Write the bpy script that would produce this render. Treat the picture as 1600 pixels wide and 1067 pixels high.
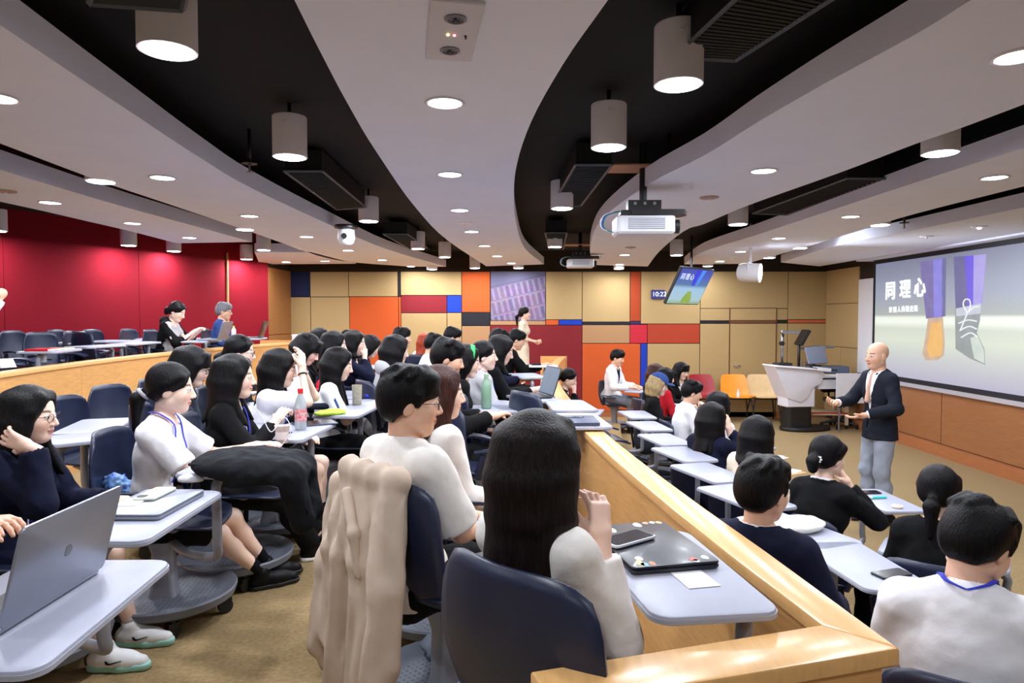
import bpy, math, random
import numpy as np
from mathutils import Matrix, Vector
random.seed(7); rng = np.random.RandomState(7)
for o in list(bpy.data.objects): bpy.data.objects.remove(o, do_unlink=True)
scene = bpy.context.scene
COL = scene.collection
PI = math.pi
# ---------------------------------------------------------------- camera, world, exposure
CZ = 1.95                       # eye height above the stage floor
F = 24.0 / 36.0 * 1600.0
cam_data = bpy.data.cameras.new('camera'); cam_data.lens = 24.0; cam_data.sensor_width = 36.0
cam_data.clip_start = 0.05; cam_data.clip_end = 100
cam = bpy.data.objects.new('camera', cam_data); COL.objects.link(cam)
cam.location = (0, 0, CZ)
cam.rotation_euler = (PI/2 - math.atan(38.5/F), 0, math.atan(10.0/F))
scene.camera = cam
world = bpy.data.worlds.new('world'); scene.world = world; world.use_nodes = True
world.node_tree.nodes['Background'].inputs[0].default_value = (0.6, 0.65, 0.75, 1)
world.node_tree.nodes['Background'].inputs[1].default_value = 0.3
vs = scene.view_settings
vs.view_transform = 'Standard'; vs.look = 'None'; vs.gamma = 1.0; vs.use_curve_mapping = False
vs.exposure = 1.25
LAMP_W = 6.0                    # watts of one downlight
CYL_W = 9.5                     # watts of one cylinder lamp
LAMP_COL = (0.87, 0.92, 1.0)

CM = cam.rotation_euler.to_matrix()
def ray(x, y):
    return np.array(CM @ Vector(((x-800.0)/F, -(y-533.5)/F, -1.0)))
C0 = np.array([0.0, 0.0, CZ])
def pz(x, y, z):
    d = ray(x, y); return C0 + d*((z-CZ)/d[2])
def pY(x, y, Y):
    d = ray(x, y); return C0 + d*(Y/d[1])
def pX(x, y, X):
    d = ray(x, y); return C0 + d*(X/d[0])

# ---------------------------------------------------------------- materials (all procedural)
MATS = {}
def lin(c):
    return tuple(((v/255.0)/12.92 if v/255.0 <= 0.04045 else ((v/255.0+0.055)/1.055)**2.4) for v in c)
def mat(name, rgb, rough=0.6, metal=0.0, var=0.0, vscale=8.0, bump=0.0, bscale=60.0, stretch=None,
        emit=0.0, coat=0.0, sheen=0.0, trans=0.0, sss=0.0, rgb2=None, attr=False, spec=0.5):
    """sRGB colour with a noise-driven variation and relief"""
    if name in MATS: return MATS[name]
    m = bpy.data.materials.new(name); m.use_nodes = True
    nt = m.node_tree; N = nt.nodes; L = nt.links
    b = N['Principled BSDF']; c = lin(rgb)
    b.inputs['Base Color'].default_value = (*c, 1)
    b.inputs['Roughness'].default_value = rough; b.inputs['Metallic'].default_value = metal
    b.inputs['Specular IOR Level'].default_value = spec
    if coat: b.inputs['Coat Weight'].default_value = coat; b.inputs['Coat Roughness'].default_value = 0.15
    if sheen: b.inputs['Sheen Weight'].default_value = sheen
    if trans: b.inputs['Transmission Weight'].default_value = trans
    if sss:
        b.inputs['Subsurface Weight'].default_value = sss
        b.inputs['Subsurface Radius'].default_value = (0.012, 0.005, 0.003)
    if emit:
        b.inputs['Emission Color'].default_value = (*c, 1); b.inputs['Emission Strength'].default_value = emit
    tc = N.new('ShaderNodeTexCoord'); vec = tc.outputs['Object']
    if stretch:
        mp = N.new('ShaderNodeMapping'); mp.inputs['Scale'].default_value = stretch
        L.new(vec, mp.inputs['Vector']); vec = mp.outputs['Vector']
    if attr:
        at = N.new('ShaderNodeAttribute'); at.attribute_name = 'tint'
        L.new(at.outputs['Color'], b.inputs['Base Color'])
    elif var or rgb2:
        n = N.new('ShaderNodeTexNoise'); n.inputs['Scale'].default_value = vscale; n.inputs['Detail'].default_value = 5
        L.new(vec, n.inputs['Vector'])
        r = N.new('ShaderNodeValToRGB'); r.color_ramp.elements[0].position = 0.3; r.color_ramp.elements[1].position = 0.7
        lo = tuple(v*(1-var) for v in c); hi = lin(rgb2) if rgb2 else tuple(min(1, v*(1+var)) for v in c)
        r.color_ramp.elements[0].color = (*lo, 1); r.color_ramp.elements[1].color = (*hi, 1)
        L.new(n.outputs['Fac'], r.inputs['Fac']); L.new(r.outputs['Color'], b.inputs['Base Color'])
    if bump:
        n2 = N.new('ShaderNodeTexNoise'); n2.inputs['Scale'].default_value = bscale; n2.inputs['Detail'].default_value = 4
        L.new(vec, n2.inputs['Vector'])
        bp = N.new('ShaderNodeBump'); bp.inputs['Strength'].default_value = bump; bp.inputs['Distance'].default_value = 0.01
        L.new(n2.outputs['Fac'], bp.inputs['Height']); L.new(bp.outputs['Normal'], b.inputs['Normal'])
    MATS[name] = m
    return m

M_WHITE = mat('ceiling_paint', (228, 234, 254), 0.85, var=0.02, vscale=3, bump=0.03, bscale=90)
M_BLACK = mat('plenum_black', (3, 6, 11), 0.9, var=0.2, vscale=4)
M_DUCT = mat('duct_black', (7, 9, 14), 0.7, var=0.2, vscale=10)
M_GREYLINE = mat('vent_frame_grey', (74, 82, 92), 0.5, var=0.1)
M_CARPET = mat('tan_carpet', (150, 125, 84), 0.95, var=0.14, vscale=55, bump=0.5, bscale=320, rgb2=(166, 140, 98))
M_MAPLE = mat('maple_veneer', (214, 160, 98), 0.35, var=0.12, vscale=6, stretch=(1.5, 1.5, 14), bump=0.02, bscale=40, coat=0.15)
M_MAPLECAP = mat('maple_cap', (222, 172, 110), 0.3, var=0.08, vscale=7, stretch=(10, 1.2, 4), coat=0.2)
M_MAPLEDARK = mat('maple_stage_panel', (152, 100, 62), 0.4, var=0.14, vscale=5, stretch=(1, 1.2, 16), coat=0.1)
M_SKIRT = mat('stage_skirting', (166, 104, 64), 0.4, var=0.1, vscale=6, stretch=(1, 1, 10))
M_RED = mat('red_fabric_wall', (126, 14, 30), 0.92, var=0.07, vscale=60, bump=0.12, bscale=500, spec=.2)
def fabric(name, rgb): return mat('panel_'+name, rgb, 0.88, var=0.045, vscale=40, bump=0.1, bscale=450)
M_LAMPWHITE = mat('lamp_housing', (240, 238, 246), 0.45, var=0.03)
M_LAMPGLOW = mat('lamp_diffuser', (246, 248, 255), 0.5, emit=9.0)
M_DARKPLASTIC = mat('black_plastic', (22, 23, 26), 0.45, var=0.15, bump=0.05, bscale=200)
M_WHITEPLASTIC = mat('white_plastic', (222, 222, 228), 0.4, var=0.02)
M_METAL = mat('brushed_steel', (150, 152, 158), 0.35, metal=0.8, var=0.06, vscale=30, stretch=(1, 1, 12))

# ---------------------------------------------------------------- mesh helpers
def obj(name, geo, m=None, parent=None, smooth=False, loc=None, label=None):
    """one mesh object out of (verts, faces); parent given = a part"""
    if isinstance(geo, bpy.types.Mesh): me = geo
    else:
        v, f = geo
        me = bpy.data.meshes.new(name); me.from_pydata([tuple(p) for p in v], [], [tuple(q) for q in f]); me.update()
        if smooth: me.shade_smooth() if smooth is True else auto_smooth(me, smooth)
    if m is not None and len(me.materials) == 0: me.materials.append(m)
    o = bpy.data.objects.new(name, me); COL.objects.link(o)
    if parent is not None: o.parent = parent
    if loc is not None: o.location = loc
    if label: o['label'] = label
    return o
def auto_smooth(me, ang):
    me.shade_smooth(); me.set_sharp_from_angle(angle=math.radians(ang))
def empty(name, loc=(0, 0, 0), rz=0.0):
    o = bpy.data.objects.new(name, None); COL.objects.link(o); o.location = loc; o.rotation_euler = (0, 0, rz)
    o.empty_display_size = 0.1
    return o
def tag(o, label, cat, group=None):
    o['label'] = label; o['category'] = cat
    if group: o['group'] = group
    return o
def thing(name, label, cat, loc=(0, 0, 0), rz=0.0, group=None): return tag(empty(name, loc, rz), label, cat, group)
def struct(name, geo, m, parent=None, label=None, smooth=False):
    o = obj(name, geo, m, parent, smooth)
    if parent is None: o['kind'] = 'structure'
    if label: o['label'] = label
    return o
def join(*gs):
    V = []; Fc = []
    for v, f in gs:
        n = len(V); V += [tuple(p) for p in v]; Fc += [tuple(i+n for i in q) for q in f]
    return V, Fc
def xf(g, M): return [tuple(M @ Vector(p)) for p in g[0]], g[1]
def tr(g, x=0, y=0, z=0, rz=0, rx=0, ry=0):
    return xf(g, Matrix.Translation((x, y, z)) @ Matrix.Rotation(rz, 4, 'Z') @ Matrix.Rotation(ry, 4, 'Y') @ Matrix.Rotation(rx, 4, 'X'))
def box(x0, y0, z0, x1, y1, z1):
    v = [(x, y, z) for z in (z0, z1) for y in (y0, y1) for x in (x0, x1)]
    return v, [(0, 2, 3, 1), (4, 5, 7, 6), (0, 1, 5, 4), (2, 6, 7, 3), (0, 4, 6, 2), (1, 3, 7, 5)]
def cbox(cx, cy, cz, sx, sy, sz): return box(cx-sx/2, cy-sy/2, cz-sz/2, cx+sx/2, cy+sy/2, cz+sz/2)
def area2(o):
    return sum(o[i][0]*o[(i+1) % len(o)][1]-o[(i+1) % len(o)][0]*o[i][1] for i in range(len(o)))
def prism(outline, z0, z1, bevel=0.0, bevel_bottom=True):
    """outline in XY (any winding), extruded in z, with chamfered rims"""
    o = [(p[0], p[1]) for p in outline]
    if area2(o) < 0: o = o[::-1]
    n = len(o)
    def inset(d):
        r = []
        for i in range(n):
            a = np.array(o[i-1]); b = np.array(o[i]); c = np.array(o[(i+1) % n])
            e1 = (b-a)/(np.linalg.norm(b-a)+1e-9); e2 = (c-b)/(np.linalg.norm(c-b)+1e-9)
            n1 = np.array([-e1[1], e1[0]]); n2 = np.array([-e2[1], e2[0]])
            k = n1+n2; k = k/max(0.3, (k@n1) if abs(k@n1) > 1e-6 else 1)
            r.append(tuple(b+k*d))
        return r
    rings = []
    if bevel:
        rings = [(inset(bevel), z0), (o, z0+bevel)] if bevel_bottom else [(o, z0)]
        rings += [(o, z1-bevel), (inset(bevel*0.3), z1-bevel*0.3), (inset(bevel), z1)]
    else: rings = [(o, z0), (o, z1)]
    V = []; Fc = []
    for r, z in rings: V += [(p[0], p[1], z) for p in r]
    for k in range(len(rings)-1):
        for i in range(n):
            j = (i+1) % n
            Fc.append((k*n+i, k*n+j, (k+1)*n+j, (k+1)*n+i))
    Fc.append(tuple(reversed(range(n)))); Fc.append(tuple(range((len(rings)-1)*n, len(rings)*n)))
    return V, Fc
def rrect(w, d, r, seg=5, cx=0, cy=0):
    o = []
    for sx, sy, a in ((1, 1, 0), (-1, 1, 90), (-1, -1, 180), (1, -1, 270)):
        for k in range(seg+1):
            t = math.radians(a+90*k/seg)
            o.append((cx+sx*(w/2-r)+r*math.cos(t), cy+sy*(d/2-r)+r*math.sin(t)))
    return o
def tube(pts, r, n=8, cap=True):
    P = [np.array(p, float) for p in pts]; V = []; Fc = []
    up = None
    for i, p in enumerate(P):
        t = P[min(i+1, len(P)-1)]-P[max(i-1, 0)]; t = t/(np.linalg.norm(t)+1e-12)
        if up is None: up = np.array([0, 0, 1.0]) if abs(t[2]) < 0.9 else np.array([1.0, 0, 0])
        s = np.cross(t, up); s /= np.linalg.norm(s)+1e-12; up = np.cross(s, t)
        rr = r[i] if hasattr(r, '__len__') else r
        for k in range(n):
            a = 2*PI*k/n; V.append(tuple(p+rr*(math.cos(a)*s+math.sin(a)*up)))
    for i in range(len(P)-1):
        for k in range(n):
            j = (k+1) % n; Fc.append((i*n+k, i*n+j, (i+1)*n+j, (i+1)*n+k))
    if cap: Fc.append(tuple(reversed(range(n)))); Fc.append(tuple(range((len(P)-1)*n, len(P)*n)))
    return V, Fc
def smooth_path(pts, k=6):
    P = [np.array(p, float) for p in pts]; P = [2*P[0]-P[1]]+P+[2*P[-1]-P[-2]]; out = []
    for i in range(1, len(P)-2):
        for j in range(k):
            t = j/k; a, b, c, d = P[i-1:i+3]
            out.append(0.5*((2*b)+(c-a)*t+(2*a-5*b+4*c-d)*t*t+(3*b-a-3*c+d)*t**3))
    out.append(P[-2]); return out
def lathe(profile, n=24, axis='z'):
    V = []; Fc = []; m = len(profile)
    for k in range(n):
        a = 2*PI*k/n
        for r, z in profile: V.append((r*math.cos(a), r*math.sin(a), z))
    for k in range(n):
        k2 = (k+1) % n
        for i in range(m-1): Fc.append((k*m+i, k2*m+i, k2*m+i+1, k*m+i+1))
    Fc.append(tuple(k*m for k in reversed(range(n)))); Fc.append(tuple(k*m+m-1 for k in range(n)))
    return V, Fc
def cyl(r, z0, z1, n=20): return lathe([(r, z0), (r, z1)], n)
def sheet(pts_uv, thick):
    """grid (list of rows of points) thickened along its normals"""
    A = np.array(pts_uv, float); nu, nv = A.shape[:2]
    du = np.gradient(A, axis=0); dv = np.gradient(A, axis=1); nr = np.cross(du, dv); nr /= np.linalg.norm(nr, axis=2, keepdims=True)+1e-12
    B = A - nr*thick
    V = [tuple(p) for p in A.reshape(-1, 3)]+[tuple(p) for p in B.reshape(-1, 3)]; N0 = nu*nv; Fc = []
    for i in range(nu-1):
        for j in range(nv-1):
            a = i*nv+j; Fc.append((a, a+nv, a+nv+1, a+1)); Fc.append((N0+a, N0+a+1, N0+a+nv+1, N0+a+nv))
    rim = [i*nv for i in range(nu)]+[(nu-1)*nv+j for j in range(1, nv)]+[i*nv+nv-1 for i in range(nu-2, -1, -1)]+[j for j in range(nv-2, 0, -1)]
    for k in range(len(rim)):
        a = rim[k]; b = rim[(k+1) % len(rim)]; Fc.append((a, N0+a, N0+b, b))
    return V, Fc
def copy_tree(o, parent=None):
    c = o.copy(); COL.objects.link(c); c.parent = parent
    for ch in o.children: copy_tree(ch, c)
    return c
def text_geo(s, size, extrude=0.002, align='CENTER'):
    cu = bpy.data.curves.new('txt', 'FONT'); cu.body = s; cu.size = size; cu.extrude = extrude; cu.align_x = align; cu.align_y = 'CENTER'
    o = bpy.data.objects.new('txt', cu); COL.objects.link(o)
    dg = bpy.context.evaluated_depsgraph_get(); dg.update()
    me = o.evaluated_get(dg).to_mesh()
    g = ([tuple(v.co) for v in me.vertices], [tuple(p.vertices) for p in me.polygons])
    o.evaluated_get(dg).to_mesh_clear(); bpy.data.objects.remove(o)
    return g
# ================================================================ STRUCTURE
ROOFZ = 3.22; MID = 0.60; UP = 0.94; ROWB = 0.17           # floor heights of the tiers
CEIL = CZ + 0.95                              # underside of the white ceiling bands
BACKY = 13.3; RIGHTX = 5.97
def par_x(Y): return 0.30 + 0.015*(Y-6.3)**2                         # inner edge of the lower parapet
_u = np.polyfit([4.96, 7.76, 11.2], [-3.77, -4.0, -3.48], 2)
def up_x(Y): return float(np.polyval(_u, Y)) if Y > 3.2 else float(np.polyval(_u, 3.2) + (3.2-Y)*0.18)   # front edge of the upper tier
struct('floor', box(-8.2, -4.0, -0.1, RIGHTX+0.2, BACKY+0.2, 0.0), M_CARPET)
ys = list(np.linspace(1.47, 11.4, 24))
# mid tier, with the camera's aisle running on towards the viewer
out = [(par_x(y)+0.03, y) for y in ys] + [(-4.5, 11.9), (-4.5, BACKY), (-8.1, BACKY), (-8.1, -3.9), (0.66, -3.9)]
struct('floor_middle_tier', prism(out, 0.001, MID), M_CARPET)
out = [(par_x(y)+0.16, y) for y in [-3.9]+ys] + [(par_x(y)+1.02, y) for y in reversed([-3.9]+ys)]
out = [(0.9 if y < 0 else x, y) for x, y in out]; out[0] = (0.9, -3.9); out[-1] = (1.75, -3.9)
struct('floor_low_step', prism(out, 0.001, ROWB), M_CARPET)
yu = list(np.linspace(1.0, 11.6, 20))
out = [(up_x(y)-0.04, y) for y in yu] + [(-8.1, 11.6), (-8.1, 1.0)]
struct('floor_upper_tier', prism(out, MID-0.001, UP), M_CARPET)
# shell
M_SHELL = mat('shell_wall_pale', (226, 220, 210), 0.85, var=0.04, vscale=20, bump=0.05)
M_GAP = mat('panel_joint_dark', (44, 32, 22), 0.9, var=0.1)
wall_back = struct('wall_back', box(-8.2, BACKY, 0, RIGHTX+0.2, BACKY+0.2, ROOFZ), M_GAP)
wall_right = struct('wall_right', box(RIGHTX, -4, 0, RIGHTX+0.2, BACKY, ROOFZ), M_GAP)
struct('wall_behind', box(-8.2, -4.2, 0, RIGHTX+0.2, -4, ROOFZ), M_SHELL)
struct('wall_left', box(-8.4, -4.2, 0, -8.2, BACKY+0.2, ROOFZ), M_SHELL)
struct('ceiling', box(-8.4, -4.2, ROOFZ, RIGHTX+0.2, BACKY+0.2, 3.8), M_BLACK)

# ---- coloured panels of the back wall (pixel rectangles read off the photo, put on the wall plane)
PC = dict(tan=(177, 149, 102), peach=(172, 130, 91), navy=(15, 24, 68), black=(26, 26, 35), orange=(198, 84, 29), rust=(163, 61, 22),
          red=(128, 22, 33), blue=(15, 54, 172), darkred=(123, 21, 31), crimson=(188, 33, 51), redrust=(168, 58, 31), indigo=(45, 35, 88),
          brown=(112, 68, 42), green=(35, 35, 21), stripe=(190, 95, 56))
PM = {k: fabric(k, v) for k, v in PC.items()}
FL = None
TOP = 2.83
rects = [(448, 0, 485.5, 464, 'navy'), (485.5, 0, 545.5, 464, 'tan'), (545.5, 0, 622, 463.5, 'tan'), (622, 0, 626.5, 463.5, 'black'), (626.5, 0, 721.5, 461.5, 'tan'),
 (721.5, 0, 766, 488, 'orange'), (852.5, 0, 909.5, 499.5, 'tan'), (448, 464, 486, FL, 'tan'), (486, 464, 546.5, FL, 'tan'),
 (546.5, 463.5, 623, FL, 'orange'), (623, 463.5, 627, FL, 'orange'), (627, 461.5, 698.5, 489, 'red'), (698.5, 461.5, 721.5, 488.5, 'blue'), (627, 489, 698.5, FL, 'tan'),
 (698.5, 488.5, 721.5, FL, 'tan'), (721.5, 488, 766, 509, 'black'), (721.5, 509, 766, FL, 'peach'), (766, 501, 852.5, 508, 'peach'), (852.5, 499.5, 873, 508, 'orange'),
 (873, 499.5, 909.5, 508, 'blue'), (766, 508, 909.5, FL, 'darkred'), (909.5, 0, 984, 503, 'tan'), (984, 0, 1000.8, 502, 'rust'), (1000.8, 0, 1093.5, 506, 'tan'),
 (909.5, 503, 984, 507.5, 'black'), (984, 502, 1000.8, 507, 'indigo'), (909.5, 507.5, 984, 536.5, 'peach'), (984, 507, 1011.5, 536.5, 'crimson'), (1011.5, 506, 1093.5, 536.5, 'redrust'),
 (909.5, 536.5, 1000.8, FL, 'orange'), (1000.8, 536.5, 1011.5, FL, 'blue'), (1011.5, 536.5, 1093.5, FL, 'tan'), (1093.5, 0, 1230.3, 482, 'tan'), (1093.5, 482, 1139.5, 501, 'tan'),
 (1212.3, 482, 1230.3, 500, 'tan'), (1230.3, 0, 1291.5, 499.3, 'tan'), (1093.5, 501, 1139.5, 505.5, 'black'), (1212.3, 500, 1230.3, 505, 'green'), (1230.3, 499.3, 1291.5, 505, 'stripe'),
 (1093.5, 505.5, 1139.5, FL, 'tan'), (1212.3, 505, 1230.3, FL, 'tan'), (1230.3, 505, 1291.5, FL, 'tan')]
def wall_z(x, y): return pY(x, y, BACKY)
for x0, y0, x1, y1, c in rects:
    a = wall_z(x0, 500)[0]; b = wall_z(x1, 500)[0]
    xm = (x0+x1)/2
    zt = TOP if y0 == 0 else wall_z(xm, y0)[2]; zb = 0.10 if y1 is None else wall_z(xm, y1)[2]
    g = 0.006
    o = obj('wall_panel', tr(prism([(a+g, zb+g), (b-g, zb+g), (b-g, zt-g), (a+g, zt-g)], 0, 0.022, 0.004), 0, BACKY, 0, rx=PI/2), PM[c], wall_back, smooth=20)
struct('baseboard_back', box(-4.4, BACKY-0.03, 0.0, RIGHTX, BACKY, 0.10), M_SKIRT)
# the flush door in the back wall, with its overpanel
a = wall_z(1140, 500)[0]; b = wall_z(1212, 500)[0]
door = struct('door_1', box(a+.006, BACKY-0.03, 0.0, b-.006, BACKY, wall_z(1176, 505)[2]-.01), PM['tan'])
obj('door_band', box(a+.006, BACKY-0.03, wall_z(1176, 505)[2], b-.006, BACKY, wall_z(1176, 500.5)[2]), PM['brown'], door)
obj('overpanel', box(a+.006, BACKY-0.03, wall_z(1176, 500)[2], b-.006, BACKY, wall_z(1176, 482)[2]), PM['tan'], door)
M_DOORLINE = mat('door_trim', (104, 66, 34), 0.5, var=0.1)
for xx in (a-.01, b): obj('door_trim', box(xx, BACKY-0.036, 0.0, xx+.012, BACKY, wall_z(1176, 482)[2]), M_DOORLINE, door)
obj('door_trim', box(a-.01, BACKY-0.036, wall_z(1176, 482)[2], b+.012, BACKY, wall_z(1176, 482)[2]+.014), M_DOORLINE, door)
obj('door_handle', tube([(a+.09, BACKY-.03, 1.0), (a+.09, BACKY-.08, 1.0), (a+.2, BACKY-.08, 1.0)], .01), M_METAL, door, True)
# printed mural of an old arcaded building on the back wall
def mural_mat():
    m = bpy.data.materials.new('printed_mural'); m.use_nodes = True; nt = m.node_tree; N = nt.nodes; L = nt.links; b = N['Principled BSDF']
    b.inputs['Roughness'].default_value = 0.6
    tc = N.new('ShaderNodeTexCoord'); mp = N.new('ShaderNodeMapping'); mp.vector_type = 'POINT'
    mp.inputs['Rotation'].default_value = (0, 0, math.radians(-13)); mp.inputs['Scale'].default_value = (1, 1, 1)
    L.new(tc.outputs['Object'], mp.inputs['Vector'])
    bt = N.new('ShaderNodeTexBrick'); bt.offset = 0.0
    bt.inputs['Color1'].default_value = (*lin((96, 82, 116)), 1); bt.inputs['Color2'].default_value = (*lin((116, 94, 124)), 1)
    bt.inputs['Mortar'].default_value = (*lin((136, 118, 148)), 1); bt.inputs['Scale'].default_value = 1.0
    bt.inputs['Brick Width'].default_value = 0.115; bt.inputs['Row Height'].default_value = 0.27; bt.inputs['Mortar Size'].default_value = 0.034
    bt.inputs['Mortar Smooth'].default_value = 0.6
    L.new(mp.outputs['Vector'], bt.inputs['Vector'])
    ns = N.new('ShaderNodeTexNoise'); ns.inputs['Scale'].default_value = 9; ns.inputs['Detail'].default_value = 6; L.new(tc.outputs['Object'], ns.inputs['Vector'])
    mx = N.new('ShaderNodeMixRGB'); mx.blend_type = 'SOFT_LIGHT'; mx.inputs[0].default_value = 0.55
    L.new(bt.outputs['Color'], mx.inputs[1]); L.new(ns.outputs['Color'], mx.inputs[2])
    # sky above the cornice (a slanted line)
    sp = N.new('ShaderNodeSeparateXYZ'); L.new(mp.outputs['Vector'], sp.inputs[0])
    mr = N.new('ShaderNodeMapRange'); mr.inputs[1].default_value = 0.24; mr.inputs[2].default_value = 0.26; L.new(sp.outputs['Y'], mr.inputs[0])
    m2 = N.new('ShaderNodeMixRGB'); m2.inputs[2].default_value = (*lin((100, 96, 128)), 1); L.new(mr.outputs[0], m2.inputs[0]); L.new(mx.outputs[0], m2.inputs[1])
    # cornice shadow lines as printed
    wv = N.new('ShaderNodeMath'); wv.operation = 'FRACT'; ml = N.new('ShaderNodeMath'); ml.operation = 'MULTIPLY'; ml.inputs[1].default_value = 1/0.27
    L.new(sp.outputs['Y'], ml.inputs[0]); L.new(ml.outputs[0], wv.inputs[0])
    cp = N.new('ShaderNodeMath'); cp.operation = 'LESS_THAN'; cp.inputs[1].default_value = 0.09; L.new(wv.outputs[0], cp.inputs[0])
    c2 = N.new('ShaderNodeMath'); c2.operation = 'MULTIPLY'; c2.inputs[1].default_value = 0.4; L.new(cp.outputs[0], c2.inputs[0])
    m3 = N.new('ShaderNodeMixRGB'); m3.inputs[2].default_value = (*lin((74, 58, 90)), 1); L.new(c2.outputs[0], m3.inputs[0]); L.new(m2.outputs[0], m3.inputs[1])
    L.new(m3.outputs[0], b.inputs['Base Color'])
    return m
a = wall_z(767, 500)[0]; b = wall_z(852, 500)[0]; zb = wall_z(810, 500.5)[2]
mw, mh = b-a, TOP-zb
mural = obj('wall_mural', prism([(-mw/2, -mh/2), (mw/2, -mh/2), (mw/2, mh/2), (-mw/2, mh/2)], 0, .024), mural_mat())
mural.location = ((a+b)/2, BACKY, (TOP+zb)/2); mural.rotation_euler = (PI/2, 0, 0)
tag(mural, 'pale lilac printed mural of an old arcaded building on the panelled wall', 'mural')

# ---- red fabric wall behind the upper tier
RW = [(-4.42, 12.05), (-4.80, 11.2), (-5.35, 9.6), (-6.02, 7.95), (-6.62, 6.3), (-7.2, 4.6), (-8.1, 3.0)]
for i in range(len(RW)-1):
    (x0, y0), (x1, y1) = RW[i], RW[i+1]
    L_ = math.hypot(x1-x0, y1-y0); ang = math.atan2(y1-y0, x1-x0)
    w = struct('wall_red_%d' % (i+1), tr(box(0.004, -0.12, UP, L_-0.004, 0.0, ROOFZ), x0, y0, 0, rz=ang), M_RED)
struct('trim_1', tr(box(-.012, -.012, UP, .012, .02, 3.0), RW[1][0]+.02, RW[1][1]-.0, 0), mat('trim_maple', (206, 150, 92), .5, var=.08))
M_RETURN = mat('wood_return_panel', (150, 100, 54), 0.5, var=0.1, vscale=6, stretch=(1, 1, 10))
side = struct('wall_left_return', box(-4.62, 12.05, 0, -4.45, BACKY, ROOFZ), M_GAP)
for z0, z1 in ((0.6, 1.62), (1.63, 2.83)):
    for y0, y1 in ((12.06, 12.66), (12.67, 13.28)):
        obj('wood_panel', box(-4.45, y0, z0, -4.43, y1, z1), M_RETURN, side)

# ---- right wall: tan panels by the corner, white board strip, stage panels under the screen
def wx(x, y): return pX(x, y, RIGHTX)
ya, yb = wx(1343, 500)[1], BACKY-.03
for (z0, z1) in ((2.20, 2.83), (1.40, 2.19), (0.16, 1.39)):
    for (p, q) in (((ya+.005), (ya+yb)/2-.005), ((ya+yb)/2+.005, yb)) if z0 < 1 else ((ya+.005, yb),):
        obj('wall_panel', box(RIGHTX-.022, p, z0, RIGHTX, q, z1), PM['tan'], wall_right)
yw = wx(1364, 500)[1]
whiteboard = obj('whiteboard', box(RIGHTX-.03, yw-1.0, 0.98, RIGHTX-.002, ya-.01, 2.60), M_WHITEPLASTIC); tag(whiteboard, 'white board edge showing beside the left border of the big screen', 'whiteboard')
ledges = [ya, 11.5, 9.6, 7.4, 5.2, 3.0, 0.8, -1.4]
for i in range(1, len(ledges)):
    obj('stage_panel', box(RIGHTX-.03, ledges[i]+.008, .17, RIGHTX, ledges[i-1]-.008, .90), M_MAPLEDARK, wall_right)
struct('baseboard_right', box(RIGHTX-.10, -3.9, 0, RIGHTX-.02, ya, .16), M_SKIRT)
obj('wall_rail', box(RIGHTX-.06, 2.0, .905, RIGHTX, ya, .965), mat('rail_grey', (176, 172, 178), .4, metal=.2, var=.04), wall_right)

# ---- ceiling bands (edges traced on the ceiling plane)
def edge(pxs, ext=3.0):
    P = [pz(x, y, CEIL)[:2] for x, y in pxs]
    P = [p*(min(1.0, 12.95/p[1])) for p in P]
    d = P[-1]-P[-2]; d /= np.linalg.norm(d)
    return smooth2(P) + [P[-1]+d*ext]
def smooth2(P):
    Q = smooth_path([np.array([p[0], p[1], 0]) for p in P], 4); return [q[:2] for q in Q]
def band(name, e1, e2, ext1=3.0, ext2=3.0, th=0.13):
    A = edge(e1, ext1); B = edge(e2, ext2)
    o = struct(name, prism([tuple(p) for p in A]+[tuple(p) for p in reversed(B)], CEIL, CEIL+th), M_WHITE)
    return o
band('ceiling_band_1', [(697, 418), (606, 390), (524, 355), (397, 296), (315, 248), (213, 181), (106, 110), (0, 39)],
     [(640, 420), (524, 406), (400, 365), (276, 323), (157, 283), (0, 224)])
band('ceiling_band_2', [(394, 378), (300, 352), (197, 324), (98, 295), (0, 265)], [(276, 380), (207, 362), (138, 346), (69, 330), (0, 315)])
band('ceiling_band_3', [(760, 416), (700, 376), (650, 325), (590, 240), (545, 165), (500, 80), (460, 0)],
     [(850, 413), (820, 388), (806, 345), (803, 300), (808, 255), (830, 190), (880, 100), (950, 0)])
band('ceiling_band_4', [(930, 414), (922, 396), (926, 368), (945, 338), (1011, 289), (1100, 243), (1182, 192), (1286, 132), (1430, 54), (1517, 0)],
     [(1012, 417), (1030, 393), (1069, 361), (1100, 350), (1166, 322), (1306, 272), (1430, 225), (1496, 202), (1600, 163)], 2.0, 3.0)
band('ceiling_band_5', [(1069, 413), (1085, 401), (1110, 389), (1182, 367), (1306, 326), (1471, 272), (1600, 231)],
     [(1166, 412), (1265, 384), (1347, 359), (1430, 334), (1600, 291)])
A = edge([(1220, 410), (1306, 384), (1430, 359), (1600, 324)], 4.5)
pts = [tuple(p) for p in A] + [(RIGHTX-.3, -1.5), (RIGHTX-.3, 12.95)]
struct('ceiling_band_6', prism(pts, CEIL, CEIL+.13), M_WHITE)
band('ceiling_band_7', [(556, 412), (520, 403), (490, 395)], [(405, 413), (402, 404), (398, 395)], 0.1, 0.1)
# white boxed soffit over the screen
struct('ceiling_soffit', box(RIGHTX-.28, 2.0, CEIL-.02, RIGHTX, 11.6, CEIL+.2), M_WHITE)

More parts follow.
